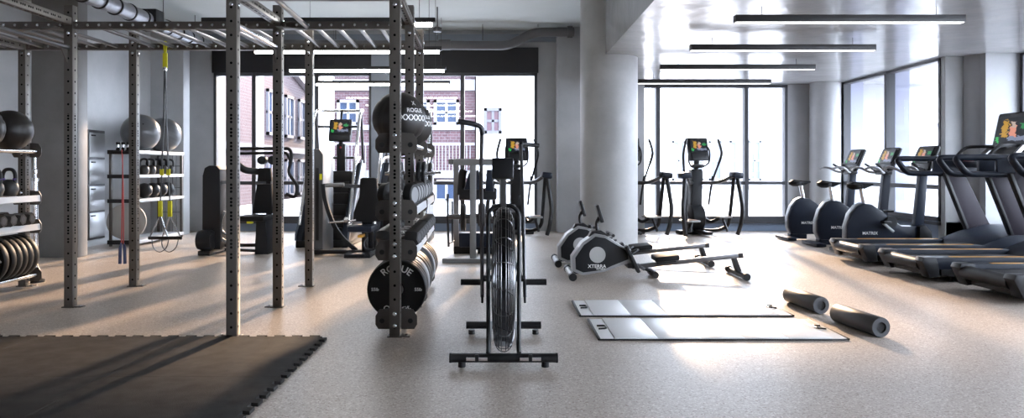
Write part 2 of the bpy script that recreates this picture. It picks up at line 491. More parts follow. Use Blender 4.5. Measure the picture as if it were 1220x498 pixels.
# round column
struct(MB().lathe([(.385, 0), (.385, ZL)], (1.425, 10.0, 0), 'z', CONC_COL, 64).build('pillar_round'))
# corner column between the back and right windows
struct(MB().lathe([(.26, 0), (.26, ZR)], (5.62, 12.9, 0), 'z', CONC, 40).build('pillar_round.001'))

# right wall: window by the bikes, pier, half column, recessed window by the treadmills
def side_window(n, xw, y0, y1, z0, z1, mulls, midz):
    r = struct(bpy.data.objects.new('window_%d' % n, None)); COL.objects.link(r)
    b = MB(); x0, x1 = xw - .02, xw + .1; w = .05
    for (a, c) in ((y0, y0 + w), (y1 - w, y1)): b.box(x0, x1, a, c, z0, z1, FRAME)
    b.box(x0, x1, y0, y1, z0, z0 + .06, FRAME); b.box(x0, x1, y0, y1, z1 - .03, z1, FRAME)
    b.box(x0 + .005, x1, y0, y1, midz - .03, midz + .03, FRAME)
    for m in mulls: b.box(x0 - .01, x1, m - .035, m + .035, z0, z1, FRAME)
    b.build('window_frame', r)
    MB().box(xw + .04, xw + .046, y0 + .02, y1 - .02, z0 + .02, z1 - .02, GLASS).build('window_pane', r)
    for m in list(mulls) + [y1]: MB().box(xw + .11, xw + .33, m - .02, m + .03, z0 - .1, z1 + .1, FINB).build('window_fin', r)
    MB().box(xw - .06, xw + .05, y0, y1, z0 - .05, z0 - .01, FRAME).build('window_sill', r)
    return r

YP = 9.8
ZSR = .40
wr = MB()
wr.box(XR, XR + .25, YP, 12.75, 0, ZSR, SPAN)
wr.box(XR, XR + .25, 12.75, YB + .3, 0, ZR, CONC)
struct(wr.build('wall_right'))
side_window(4, XR, YP + .1, 12.75, ZSR, ZR - .01, [11.3], .86)
struct(MB().box(XR - .01, 6.2, YP, YP + .16, 0, ZR, CONC_COL, .01).build('pillar_right'))
struct(MB().lathe([(.19, 0), (.19, ZR)], (6.29, YP - .02, 0), 'z', CONC, 40).build('pillar_round.002'))
wn = MB()
wn.box(6.2, XN + .3, YP - .3, YP + .1, 0, ZR, CONC)
wn.box(XN, XN + .25, YF, YP - .2, 0, .4, SPAN)
struct(wn.build('wall_right.001'))
side_window(5, XN, YF, YP - .32, .4, ZR - .01, [-.9, 1.7, 4.3, 6.9], .86)

# ------------------------------------------------------------------ rubber tiles on the floor
def tile_mesh(x0, x1, y0, y1, teeth_r, teeth_b, n=8):
    pts = []
    d = .035
    pts.append((x0, y0)); 
    if teeth_r:
        st = (y1 - y0) / n
        pts.append((x1, y0))
        for k in range(n):
            a = y0 + k * st
            pts += [(x1, a + st * .28), (x1 + d, a + st * .2), (x1 + d, a + st * .8), (x1, a + st * .72)]
    else: pts.append((x1, y0))
    pts.append((x1, y1))
    if teeth_b:
        st = (x1 - x0) / n
        for k in range(n):
            a = x1 - k * st
            pts += [(a - st * .28, y1), (a - st * .2, y1 + d), (a - st * .8, y1 + d), (a - st * .72, y1)]
    pts.append((x0, y1))
    return MB().prism(pts, 'z', 0.001, .018, TILEM)

TX, TY, TS = -1.185, 4.83, .93
tl = [['black rubber floor tile at the outer corner beside the front rig upright', 'black rubber tile second along the far edge, left of the corner tile', 'black rubber tile third along the far edge, at the left of the photo'],
      ['near black rubber tile with the toothed right edge in the foreground', 'near black rubber tile second from the toothed right edge', 'near black rubber tile third from the toothed right edge, bottom left corner']]
for r in range(2):
    for c in range(3):
        x1 = TX - c * TS; y1 = TY - r * TS
        tag(tile_mesh(x1 - TS + .002, x1, y1 - TS + .002, y1, c == 0, r == 0).build('rubber_floor_tile'), tl[r][c], 'floor tile', 'interlocking rubber floor tiles')

# ------------------------------------------------------------------ the rig
rig = thing('pull_up_rig', 'tall gunmetal perforated steel pull-up rig with monkey bars and storage trays', 'rig')
ROW = [4.915, 5.955, 7.0]
PX = {('A', 0): -.72, ('A', 1): -.757, ('A', 2): -.795, ('R', 0): -1.80, ('R', 1): -1.817, ('R', 2): -1.84,
      ('L', 0): -3.47, ('L', 1): -3.49, ('L', 2): -3.50, ('LL', 1): -4.53, ('LL', 2): -4.545}
HP = 2.42; W2 = .035
ZB = 2.265


def sq_bar(name, p0, p1, w, m, bolts=(), parent=rig):
    p0, p1 = Vector(p0), Vector(p1); L = (p1 - p0).length; d = (p1 - p0).normalized()
    b = MB().box(-w[0], w[0], -w[1], w[1], -L / 2, L / 2, m, .003)
    for (ax, z) in bolts:
        if ax in ('y-', 'y+'):
            sg = -1 if ax == 'y-' else 1
            b.lathe([(.013, 0), (.013, .006), (.009, .011)], (0, sg * w[1], z - L / 2), (0, sg, 0), STEEL, 10)
        else:
            sg = -1 if ax == 'x-' else 1
            b.lathe([(.013, 0), (.013, .006), (.009, .011)], (sg * w[0], 0, z - L / 2), (sg, 0, 0), STEEL, 10)
    o = b.build(name, parent, (p0 + p1) / 2)
    q = d.to_track_quat('Z', 'Y'); o.rotation_euler = q.to_euler()
    return o


for (c, r), x in PX.items():
    y = ROW[r]
    bl = [('y-', ZB + .03), ('y-', ZB - .07), ('x+', ZB + .03), ('x+', ZB - .07), ('x-', ZB - .02)]
    if c in ('A', 'LL'): bl += [('y-', z + dz) for z in (1.285, .835, .565, .105) for dz in (-.035, .045)]
    b = MB().box(-W2, W2, -W2, W2, -HP / 2, HP / 2, RIG, .003)
    for (ax, z) in bl:
        v = {'y-': (0, -1, 0), 'x+': (1, 0, 0), 'x-': (-1, 0, 0)}[ax]
        b.lathe([(.014, 0), (.014, .006), (.009, .011)], Vector(v) * W2 + Vector((0, 0, z - HP / 2)), v, STEEL, 10)
    u = b.build('upright', rig, (x, y, HP / 2 + .006))
    sg = -1 if c == 'R' else 1
    fp = MB().box(-.05, .05, -.045, .045, 0, .008, RIGP, .002).box(.0 if sg > 0 else -.1, .1 if sg > 0 else .0, -.035, .035, 0, .007, RIGP, .002)
    for dx in (.075,): fp.lathe([(.01, 0), (.01, .008)], (sg * dx, 0, .006), 'z', STEEL, 8)
    fp.build('foot_plate', u, (0, 0, -HP / 2 - .006))

# cross beams along x
for r in (1, 2):
    for a, b in (('LL', 'L'), ('L', 'R'), ('R', 'A')):
        x0, x1 = PX[(a, r)] + W2, PX[(b, r)] - W2; n = int((x1 - x0 - .04) / .089)
        m = MB()
        L = x1 - x0
        m.box(x0, x1, ROW[r] - .03, ROW[r] + .03, ZB - .03, ZB + .03, RIGP, .003)
        for k in range(n + 1):
            m.lathe([(.013, 0), (.013, .006), (.009, .011)], (x0 + .03 + k * (L - .06) / n, ROW[r] - .03, ZB), (0, -1, 0), STEEL, 10)
        m.build('cross_beam', rig)
# extra beam off the far left of the rig
MB().box(-5.6, PX[('LL', 2)] - W2, ROW[2] - .03, ROW[2] + .03, ZB - .03, ZB + .03, RIGP, .003).build('cross_beam', rig)
MB().box(-5.6, PX[('LL', 1)] - W2, ROW[1] - .03, ROW[1] + .03, ZB - .03, ZB + .03, RIGP, .003).build('cross_beam', rig)
MB().box(PX[('R', 0)] + W2, PX[('A', 0)] - W2, ROW[0] - .03, ROW[0] + .03, ZB - .03, ZB + .03, RIGP, .003).build('cross_beam', rig)
# beams along y
for c in ('L', 'R', 'A'):
    sq_bar('side_beam', (PX[(c, 0)], ROW[0] + W2, ZB + .03), (PX[(c, 1)], ROW[1] - W2, ZB + .03), (.03, .03), RIG)
for c in ('A', 'LL'):
    sq_bar('side_beam', (PX[(c, 1)], ROW[1] + W2, ZB + .0), (PX[(c, 2)], ROW[2] - W2, ZB + .0), (.03, .03), RIG)
# monkey bar rungs
xs = []
x = -5.4
while x < -.86:
    if all(abs(x - PX[(c, 1)]) > .085 for c in ('L', 'R', 'A', 'LL')): xs.append(x)
    x += .176
for x in xs:
    MB().cyl((x, ROW[1] + .03, ZB), (x - .035 * (1 if x > -2 else .3), ROW[2] - .03, ZB), .0165, DSTEEL, 10).build('rung', rig)
# pull-up bars along y with triangular gussets
for c in ('L', 'R'):
    x0, x1 = PX[(c, 0)], PX[(c, 1)]
    MB().cyl((x0, ROW[0] + W2, 2.085), (x1, ROW[1] - W2, 2.085), .018, STEEL if c == 'R' else DSTEEL, 12).build('pull_up_bar', rig)
    MB().prism([(ROW[1] - W2, 2.10), (ROW[1] - W2, 1.96), (ROW[1] - W2 - .11, 2.10)], 'x', x1 - .012, x1 - .004, RIGP).build('gusset', rig)
    sg = 1 if c == 'R' else -1
    MB().prism([(x1 + sg * .03, ROW[1] - .04), (x1 + sg * .22, ROW[1] - .04), (x1 + sg * .03, ROW[1] - .16)], 'z', ZB - .04, ZB - .03, RIGP).build('gusset', rig)
MB().cyl((-1.545, ROW[0] + .03, 2.27), (-1.58, ROW[1] - .03, 2.255), .019, DSTEEL, 12).build('pull_up_bar', rig)
# band pegs on the left upright
bp = MB().cyl((PX[('L', 2)] - W2, ROW[2], 1.265), (-3.70, ROW[2], 1.265), .016, BLACK, 12)
for k in range(3): bp.box(-3.66 + k * .045, -3.635 + k * .045, ROW[2] - .012, ROW[2] + .012, 1.28, 1.315, BLACK, .004)
bp.build('band_peg', rig)

# storage trays on the uprights
def bracket(x, y, z, w=.14, h=.066):
    pts = [(-w, -h * .55), (-w * .86, -h), (w * .86, -h), (w, -h * .55), (w, h * .35), (w * .8, h), (w * .3, h * 1.1), (-w * .3, h * 1.1), (-w * .8, h), (-w, h * .35)]
    b = MB().prism([(x + a, z + c) for a, c in pts], 'y', y - .005, y + .005, RIGP, .002)
    for s in (-1, 1): b.lathe([(.017, 0), (.017, .003)], (x + s * .095, y - .0045, z - .01), (0, -1, 0), BLACK, 12)
    return b.build('bracket', rig)


def trays(c, rows, ball_rows):
    for z in (1.285, .835, .565, .105):
        for r in rows: bracket(PX[(c, r)], ROW[r] + W2 + .006, z)
    for i in range(len(rows) - 1):
        r0, r1 = rows[i], rows[i + 1]
        xa, xb = PX[(c, r0)], PX[(c, r1)]; ya, yb = ROW[r0] + W2 + .012, ROW[r1] + W2 + .001
        for s in (-1, 1):
            MB().cyl((xa + s * .1, ya, 1.275), (xb + s * .1, yb, 1.275), .018, STEEL, 12).build('tray_rail', rig)
            MB().cyl((xa + s * .1, ya, .105), (xb + s * .1, yb, .105), .018, STEEL, 12).build('tray_rail', rig)
            for z in (.835, .565):
                b = MB(); v = []
                for (xx, yy) in ((xa, ya), (xb, yb)):
                    for (dx, dz) in ((.055, .008), (.13, .026), (.136, -.03), (.13, -.034), (.124, .012), (.055, -.004)):
                        v.append((xx + s * dx, yy, z + dz))
                f = [[k, (k + 1) % 6, 6 + (k + 1) % 6, 6 + k] for k in range(6)] + [[5, 4, 3, 2, 1, 0], [6, 7, 8, 9, 10, 11]]
                b.add(v, f, SHELF).build('tray_rail', rig)

trays('A', (0, 1, 2), None)
trays('LL', (1, 2), None)


def ax_at(y): return -.72 - .036 * (y - 4.915)


# medicine balls
def med_ball_mesh(r=.185):
    b = MB()
    seg, rings = 40, 24
    vs = []; fs = []
    seams = [k * PI / 4 for k in range(8)]
    for i in range(rings + 1):
        th = PI * i / rings
        for k in range(seg * 2):
            ph = 2 * PI * k / (seg * 2)
            d = min(abs(((ph - s0 + PI) % (2 * PI)) - PI) for s0 in seams) * math.sin(th)
            e = min(abs(th - PI * .3), abs(th - PI * .7))
            g = 1.0
            if PI * .3 < th < PI * .7 and d < .03: g = 0.975
            if e < .04: g = 0.975
            vs.append(Vector((math.sin(th) * math.cos(ph), math.sin(th) * math.sin(ph), math.cos(th))) * r * g)
    n = seg * 2
    for i in range(rings):
        for k in range(n): fs.append([i * n + k, i * n + (k + 1) % n, (i + 1) * n + (k + 1) % n, (i + 1) * n + k])
    b.add(vs, fs, LEATH)
    return b


def sph(r, lon, lat):
    return lambda u, v: Vector((math.cos(lat + v / r) * math.sin(lon + u / r), -math.cos(lat + v / r) * math.cos(lon + u / r), math.sin(lat + v / r))) * (r + .0018)


def med_ball(loc, label, lon, rot):
    t = thing('medicine_ball', label, 'medicine ball', loc, 0, 'leather medicine balls on the rig trays')
    o = med_ball_mesh().build('cover', t, rot=rot)
    if lon is None: return t
    b = MB()
    for wd_, sz, lat in (('ROGUE', .04, .26), ('XXXXXX', .055, -.02), ('X', .045, .55)):
        MB().text(wd_, sz, sph(.185, lon, lat), WHITE).build('lettering', t)
    return t

med_ball((-.727, 5.13, 1.462), 'large black leather medicine ball at the front of the top tray, behind the front upright', .80, (.15, .1, .2))
med_ball((-.715 - .03, 5.8, 1.462), 'black leather medicine ball behind the front one on the top tray', .9, (.1, .2, .7))
med_ball((-4.515, 6.76, 1.462), 'dark medicine ball nearest the upright on the left storage tray', None, (.2, .1, .4))
med_ball((-4.505, 6.36, 1.462), 'paler medicine ball cut by the left edge of the photo', None, (.3, .1, 1.0))


# dumbbells
def dumbbell(kind, loc, label, group, rr=.08, ln=.16, rz=0.0):
    t = thing('dumbbell', label, 'dumbbell', loc, rz, group)
    MB().tube([(-.07, 0, 0), (-.03, 0, 0), (0, 0, 0), (.03, 0, 0), (.07, 0, 0)], [.013, .016, .018, .016, .013], CHROME, 12).build('handle', t)
    for s in (-1, 1):
        b = MB()
        if kind == 'round':
            b.lathe([(rr * .8, .065), (rr, .075), (rr, ln - .012), (rr * .9, ln)], (0, 0, 0), (s, 0, 0), RUB, 28)
            b.lathe([(rr * .68, ln - .001), (rr * .66, ln + .003)], (0, 0, 0), (s, 0, 0), GREYF, 24)
        else:
            b2 = MB().lathe([(rr * .78, .06), (rr, .075), (rr, ln - .018), (rr * .8, ln)], (0, 0, 0), (s, 0, 0), RUBG, 6)
            M = Matrix.Rotation(PI / 6, 4, 'X'); b.add([M @ v for v in b2.v], b2.f, RUBG)
            b.lathe([(rr * .5, ln - .002), (rr * .48, ln + .001)], (0, 0, 0), (s, 0, 0), DSTEEL, 16)
        b.build('head', t)
    return t


k = 0
for y in (5.10, 5.34, 5.58, 5.80, 6.16, 6.4, 6.64):
    dumbbell('round', (ax_at(y), y, .935), '%s round-headed dumbbell from the front upright on the upper dumbbell tray' % ORD[k], 'round dumbbells on the second tray', .08, .125, -.34); k += 1
k = 0
for y in (5.05, 5.24, 5.43, 5.62, 5.81, 6.12, 6.31, 6.5, 6.69):
    dumbbell('hex', (ax_at(y) + .01, y, .65), '%s hexagonal dumbbell from the front upright on the lower dumbbell tray' % ORD[k], 'hexagonal dumbbells on the third tray', .057, .155, -.34); k += 1
k = 0
for y in (6.86, 6.73, 6.6, 6.47, 6.34):
    dumbbell('hex', (-4.54, y, .65), '%s hexagonal dumbbell from the rear upright on the left rack' % ORD[k], 'hexagonal dumbbells on the left rack', .06, .165); k += 1


# bumper plates
def arc(y, cx, cz, rad, top=True):
    def fn(u, v):
        if top: a = PI / 2 - u / rad; rr = rad + v
        else: a = -PI / 2 + u / rad; rr = rad - v
        return Vector((cx + math.cos(a) * rr, y, cz + math.sin(a) * rr))
    return fn


def bumper(loc, label, group, thick=.085, r=.2, lettered=True, m=RUB):
    t = thing('bumper_plate', label, 'weight plate', loc, 0, group)
    h = thick / 2
    b = MB().lathe([(.03, -h + .006), (.055, -h + .006), (.06, -h), (.11, -h), (.12, -h + .005), (.175, -h + .005), (.185, -h), (r - .006, -h), (r, -h + .008), (r, h - .008), (r - .006, h), (.03, h)], (0, 0, 0), 'y', m, 56)
    b.build('rubber_disc', t)
    MB().lathe([(.03, -h + .002), (.045, -h + .002), (.045, h - .002), (.03, h)], (0, 0, 0), 'y', STEEL, 24).build('hub', t)
    if lettered:
        yy = -h + .0035
        MB().text('ROGUE', .064, arc(yy, 0, 0, .143), WHITE).build('lettering', t)
        MB().text('CrossFit', .054, arc(yy, 0, 0, .145, False), WHITE).build('lettering', t)
        for sx_ in (-.145, .145): MB().text('55lb', .03, lambda u, v: Vector((sx_ + u, yy, v)), WHITE).build('lettering', t)
    return t

ys = [5.0, 5.1, 5.2, 5.3, 5.4, 5.5, 5.6, 5.7, 6.08, 6.2, 6.3, 6.42]
for k, y in enumerate(ys):
    lab = 'front bumper plate with white lettering at the foot of the front upright' if k == 0 else '%s bumper plate from the front on the bottom tray of the middle rack' % ORD[k]
    bumper((ax_at(y) + (.0 if k % 3 else .004), y, .302), lab, 'bumper plates on the bottom tray of the middle rack', .078 if k not in (3, 4, 8) else .05, .2 if k not in (4, 9) else .196, k == 0, RUB if k not in (3, 4, 8) else mat('grey_rubber', (.22, .225, .235), .4))
ys = [6.88, 6.8, 6.72, 6.64, 6.56, 6.46, 6.34]
for k, y in enumerate(ys):
    lab = 'front bumper plate with white lettering in the left rack' if k == 6 else '%s bumper plate from the rear on the bottom tray of the left rack' % ORD[k]
    bumper((-4.54, y, .302), lab, 'bumper plates on the left rack', .07, .2, k >= 5)

# small plates on the pegs of the middle rack
pg = MB()
for s in (-1, 1): pg.cyl((PX[('A', 1)] + s * W2, ROW[1], 1.075), (PX[('A', 1)] + s * .2, ROW[1], 1.075), .013, STEEL, 10)
pg.build('plate_peg', rig)
pg = MB().cyl((PX[('A', 2)] + W2, ROW[2], 1.075), (PX[('A', 2)] + .2, ROW[2], 1.075), .013, STEEL, 10); pg.build('plate_peg', rig)
for k, (x, y, lab) in enumerate([(PX[('A', 1)] + .075, ROW[1], 'inner small round plate on the right peg of the middle upright'), (PX[('A', 1)] + .115, ROW[1], 'outer small round plate on the right peg of the middle upright'),
                               (PX[('A', 1)] - .075, ROW[1], 'inner small round plate on the left peg of the middle upright'), (PX[('A', 1)] - .12, ROW[1], 'outer small round plate on the left peg of the middle upright'),
                               (PX[('A', 2)] + .1, ROW[2], 'small round plate on the peg of the rear upright')]):
    t = thing('small_weight_plate', lab, 'weight plate', (x, y, 1.072), 0, 'small plates on the rig pegs')
    MB().lathe([(.016, -.014), (.095, -.014), (.1, -.008), (.1, .008), (.095, .014), (.016, .014)], (0, 0, 0), 'x', RUB, 32).build('rubber_disc', t)
    MB().lathe([(.016, -.0155), (.04, -.0155), (.04, .0155), (.016, .0155)], (0, 0, 0), 'x', STEEL, 20).build('hub', t)


# kettlebells
def kettlebell(loc, label, group, r=.078, band=None, rz=0.0):
    t = thing('kettlebell', label, 'kettlebell', loc, rz, group)
    b = MB().lathe([(r * .62, 0), (r * .8, .008), (r, r * .75), (r * .93, r * 1.3), (r * .6, r * 1.75), (r * .3, r * 1.9)], (0, 0, 0), 'z', RUBG, 28); b.build('bell', t)
    h = r * 1.65
    MB().tube(smooth_path([(-r * .62, 0, h - .03), (-r * .72, 0, h + r * .6), (-r * .5, 0, h + r * 1.25), (0, 0, h + r * 1.42), (r * .5, 0, h + r * 1.25), (r * .72, 0, h + r * .6), (r * .62, 0, h - .03)]), .0165, BLACK, 10).build('handle', t)
    if band:
        bb = MB()
        for s in (-1, 1): bb.cyl((s * r * .66, 0, h + .012), (s * r * .69, 0, h + .03), .0185, band, 10)
        bb.build('colour_band', t)
    return t

kettlebell((-4.54, 6.78, .862), 'kettlebell with purple bands beside the rear upright on the left rack', 'kettlebells on the left rack', .08, PURP)
kettlebell((-4.54, 6.58, .862), 'kettlebell with purple bands second from the rear upright on the left rack', 'kettlebells on the left rack', .08, PURP)
kettlebell((-4.54, 6.38, .862), 'kettlebell at the left edge of the photo on the left rack', 'kettlebells on the left rack', .08, PURP)

# short bar standing behind the left rack
t = thing('loading_bar', 'short upright steel loading bar standing behind the left rack', 'bar', (X(41.5, 7.25), 7.25, 0))
MB().lathe([(.09, 0), (.09, .02), (.04, .04)], (0, 0, 0), 'z', CHAR, 24).build('base', t)
MB().cyl((0, 0, .03), (0, 0, .99), .028, CHROME, 20).build('sleeve', t)
MB().lathe([(.036, .99), (.036, 1.02), (.018, 1.025), (.018, 1.06), (.026, 1.07), (.026, 1.1), (.014, 1.11), (.014, 1.24), (.03, 1.25), (.03, 1.29), (.014, 1.3)], (0, 0, 0), 'z', STEEL, 18).build('collar', t)

# suspension trainer hanging from the rear cross beam
sx, sy = -3.185, ROW[2] - .05
t = thing('suspension_trainer', 'black and yellow suspension straps with two handles hanging from the rig', 'suspension trainer', (sx, sy, 0))
MB().tube(round_path([(0, 0, 2.18), (-.01, 0, 2.24), (-.01, 0, 2.30), (0, .0, 2.31), (.01, 0, 2.30), (.01, 0, 2.24)], .02, 3, True), .008, YEL, 6, True).box(-.022, .022, -.006, .006, 2.06, 2.2, YEL, .003).build('anchor_strap', t)
MB().lathe([(.016, -.02), (.02, 0), (.016, .02)], (0, 0, 2.05), 'z', STEEL, 12).build('carabiner', t)
for s in (-1, 1):
    hx = s * .045
    MB().tube([(s * .004, 0, 2.05), (s * .012, 0, 1.6), (hx * .7, 0, 1.1)], .015, BLACK, 6, flat=.4).build('strap', t)
    MB().box(hx * .7 - .017, hx * .7 + .017, -.01, .01, 1.05, 1.11, YEL, .004).build('buckle', t)
    MB().tube([(hx * .7, 0, 1.06), (hx, 0, .8)], .012, BLACK, 6, flat=.4).build('strap', t)
    MB().box(hx - .019, hx + .019, -.012, .012, .66, .81, YEL, .006).build('strap_grip', t)
    MB().tube([(hx, 0, .67), (hx + s * .015 - .085, 0, .47)], .007, STEEL, 6).tube([(hx, 0, .67), (hx + s * .015 + .085, 0, .47)], .007, STEEL, 6).build('triangle_strap', t)
    MB().cyl((hx + s * .015 - .095, 0, .46), (hx + s * .015 + .095, 0, .46), .016, BLACK, 12).build('handle_grip', t)
    MB().tube(smooth_path([(hx - .08, 0, .45), (hx - .06, -.01, .37), (hx, -.015, .33), (hx + .06, -.01, .37), (hx + .08, 0, .45)]), .008, DSTEEL, 6, flat=.5).build('foot_cradle', t)

# resistance band on the peg
t = thing('resistance_band', 'thin red resistance band with blue handles hanging from the left upright', 'resistance band', (-3.615, ROW[2] - .0, 0))
MB().tube(smooth_path([(.012, 0, .4), (.012, 0, .8), (.006, -.012, 1.24), (0, -.003, 1.287), (-.006, .022, 1.24), (-.01, .02, .8), (-.012, .01, .4)], 5), .0055, PINK, 6).build('band', t)
for s in (-1, 1):
    MB().tube([(s * .012, .005, .41), (s * .02, .005, .36), (s * .024, .005, .21)], [.006, .015, .015], BLUEB, 10).build('handle_grip', t)

# ------------------------------------------------------------------ wall storage by the left wall
sh = thing('storage_shelf', 'light steel storage shelf with four tiers along the left wall', 'shelf', (0, 0, 0))
x0, x1, y0, y1 = -5.62, -5.2, 10.5, 12.02
TIER = (.085, .67, 1.02, 1.37)
for z, h in zip(TIER, (.05, .045, .045, .05)):
    MB().box(x0, x1, y0 + .012, y1, z - h, z, SHELF, .006).build('shelf_board', sh)
    MB().box(x0 - .01, x1 + .005, y0 - .012, y0 + .011, z - h - .005, z + .005, BLACK, .004).build('end_plate', sh)
for xx in (x0 + .02, x1 - .03):
    for yy in (y0 + .03, y1 - .03):
        MB().box(xx - .018, xx + .018, yy - .018, yy + .018, 0, TIER[3] - .02, RIGP, .004).build('post', sh)
gr = MB()
for kx in range(5): gr.cyl((x0 + .06 + kx * .06, y1 - .01, .08), (x0 + .06 + kx * .06, y1 - .01, 1.33), .006, DSTEEL, 6)
for kz in (.4, .8, 1.15): gr.cyl((x0 + .02, y1 - .01, kz), (x1 - .02, y1 - .01, kz), .006, DSTEEL, 6)
gr.build('rear_grille', sh)
def gym_ball(x, y, r, label):
    t = thing('exercise_ball', label, 'exercise ball', (x, y, TIER[3] + r), 0, 'exercise balls on the shelf')
    prof = []
    for i in range(49):
        th = PI * i / 48; g = 1 - .006 * (1 if i % 6 == 0 and 8 < i < 40 else 0)
        prof.append((r * math.sin(th) * g, -r * math.cos(th) * g))
    MB().lathe(prof, (0, 0, 0), Vector((.5, .2, 1)), BALLG, 48).build('vinyl_ball', t)
    MB().lathe([(.012, 0), (.012, .006)], Vector((.5, -.75, .43)).normalized() * (r - .002), Vector((.5, -.75, .43)), BLACK, 12).build('plug', t)
gym_ball(-5.43, 11.05, .275, 'large grey exercise ball on the top shelf behind the rig upright')
gym_ball(-5.43, 11.78, .275, 'grey exercise ball at the far end of the top shelf')
for k in range(5):
    kettlebell((-5.33, 10.95 + k * .21, TIER[2] + .001), '%s kettlebell from the near end of the second shelf by the left wall' % ORD[k], 'kettlebells on the wall shelf', .075, None, .3)
for k in range(4):
    r = .112
    t = thing('slam_ball', '%s dark round slam ball from the near end of the third shelf' % ORD[k], 'slam ball', (-5.36, 11.02 + .25 * k, TIER[1] + r), 0, 'slam balls on the wall shelf')
    MB().sphere((0, 0, 0), r, CHAR, 28, 16).build('rubber_ball', t)
    MB().lathe([(r * 1.0, -.006), (r * 1.012, 0), (r * 1.0, .006)], (0, 0, 0), Vector((.3, -1, .2)), RUB, 36).build('seam_ring', t)
for k in range(3):
    t = thing('small_dumbbell', 'small black dumbbell standing on the near end of the top shelf, %s from the wall' % ORD[k], 'dumbbell', (-5.53 + k * .075, 10.6, TIER[3]), 0, 'small dumbbells on the top shelf')
    for hz in (0, .085): MB().lathe([(.026, 0), (.03, .005), (.03, .03), (.026, .035)], (0, 0, hz), 'z', RUB, 6).build('head', t)
    MB().cyl((0, 0, .03), (0, 0, .09), .012, CHROME, 10).build('handle', t)
t = thing('balance_trainer', 'grey half-dome balance trainer standing on edge on the bottom shelf', 'balance trainer', (-5.42, 10.62, .085 + .262))
MB().lathe([(.25, -.03), (.26, -.015), (.26, .02), (.245, .03)], (0, 0, 0), Vector((.3, -1, .02)), DISC, 48).build('platform', t)
MB().lathe([(.24, -.02), (.23, -.05), (.18, -.1), (.1, -.14), (.02, -.155)], (0, 0, 0), Vector((.3, -1, .02)), BALLG, 40).build('dome', t)
# locker panel on the wall
t = thing('wall_locker', 'brushed steel locker with four stacked doors on the left wall', 'locker', (XL, 10.58, 0))
MB().box(.0, .05, -.22, .22, .1, 1.66, DSTEEL, .004).build('body', t)
for k in range(4):
    z0 = .13 + k * .38
    d = MB().box(.05, .062, -.2, .2, z0, z0 + .35, LOCK, .003).build('door', t)
    MB().box(  .0625, .075, -.16, -.06, z0 + .3, z0 + .32, BLACK, .003).build('handle', d)

# ------------------------------------------------------------------ strength machines at the back left
# shoulder press
YA = 9.75
t = thing('shoulder_press_machine', 'black shoulder press machine with rounded weight tower at the far left window', 'exercise machine', (0, 0, 0))
q = lambda px, py, dy=0: P(px, py, YA + dy)
tw = MB().prism([(X(247, YA), .06), (X(247.5, YA), 1.02), (X(250, YA), 1.12), (X(255, YA), 1.15), (X(264, YA), 1.15), (X(268, YA), 1.1), (X(268.5, YA), .06)], 'y', YA - .18, YA + .42, CHAR, .02)
tw.build('weight_tower', t)
MB().box(X(257, YA), X(276, YA), YA - .1, YA - .04, Z(219, YA), Z(215, YA), GREYF, .005).build('bracket', t)
MB().lathe([(.12, -.09), (.13, -.06), (.13, .06), (.12, .09)], (X(254, YA), YA - .24, .19), 'x', CHAR, 28).build('pulley_cover', t)
MB().box(X(248, YA), X(262, YA), YA - .34, YA + .4, .0, .06, BLACK, .01).build('base_foot', t)
MB().tube([q(262, 252, -.1), q(259, 268, -.1), q(262, 283, -.1), q(272, 290, -.1)], .02, GREYF, 10).tube(smooth_path([q(268, 252, -.1), q(264, 262, -.1), q(265, 276, -.1), q(280, 283, -.1)]), .018, GREYF, 10).build('guard_tube', t)
MB().cyl(q(268, 292), q(312, 292), .03, CHAR, 4).cyl(q(268, 297, -.15), q(312, 299, -.15), .025, CHAR, 4).build('floor_beam', t)
MB().tube(round_path([q(286, 177), q(344, 177), q(347, 181), q(347, 193), q(343, 205), q(355, 222), q(352, 236), q(341, 231)], .08), .022, BLACK, 10).build('press_arm', t)
MB().tube(round_path([q(284, 183, .25), q(342, 182, .25), q(346, 192, .2)], .05), .02, BLACK, 10).build('press_arm', t)
MB().tube(round_path([q(284, 197, -.1), q(292, 203, -.1), q(312, 205, .1)], .1), .045, CHAR, 10).build('lever_arm', t)
for px in (313, 325.5):
    MB().lathe([(.055, -.06), (.06, -.04), (.06, .04), (.055, .06), (.03, .063)], q(px, 191, .1), 'y', CHAR, 24).build('counterweight', t)
MB().prism([(X(308, YA), Z(216, YA)), (X(309.5, YA), Z(200, YA)), (X(323.5, YA), Z(200, YA)), (X(325, YA), Z(216, YA))], 'y', YA - .06, YA + .02, UPH, .015).build('head_pad', t)
MB().prism([(X(303, YA), Z(254, YA)), (X(308, YA), Z(219, YA)), (X(325, YA), Z(219, YA)), (X(327, YA), Z(254, YA))], 'y', YA - .08, YA + .01, UPH, .02).build('back_pad', t)
MB().box(X(295, YA), X(327, YA), YA - .45, YA - .02, Z(261, YA), Z(255, YA), UPH, .02).build('seat', t)
MB().box(X(303, YA), X(309, YA), YA - .3, YA - .22, Z(264.5, YA), Z(260, YA), YEL, .008).build('adjuster', t)
MB().prism([(X(309, YA), 0), (X(311, YA), Z(261, YA)), (X(322, YA), Z(261, YA)), (X(325, YA), 0)], 'y', YA - .2, YA + .1, CHAR, .015).build('seat_post', t)
MB().box(X(316, YA), X(322, YA), YA + .02, YA + .1, Z(260, YA), Z(205, YA), CHAR, .01).build('back_post', t)

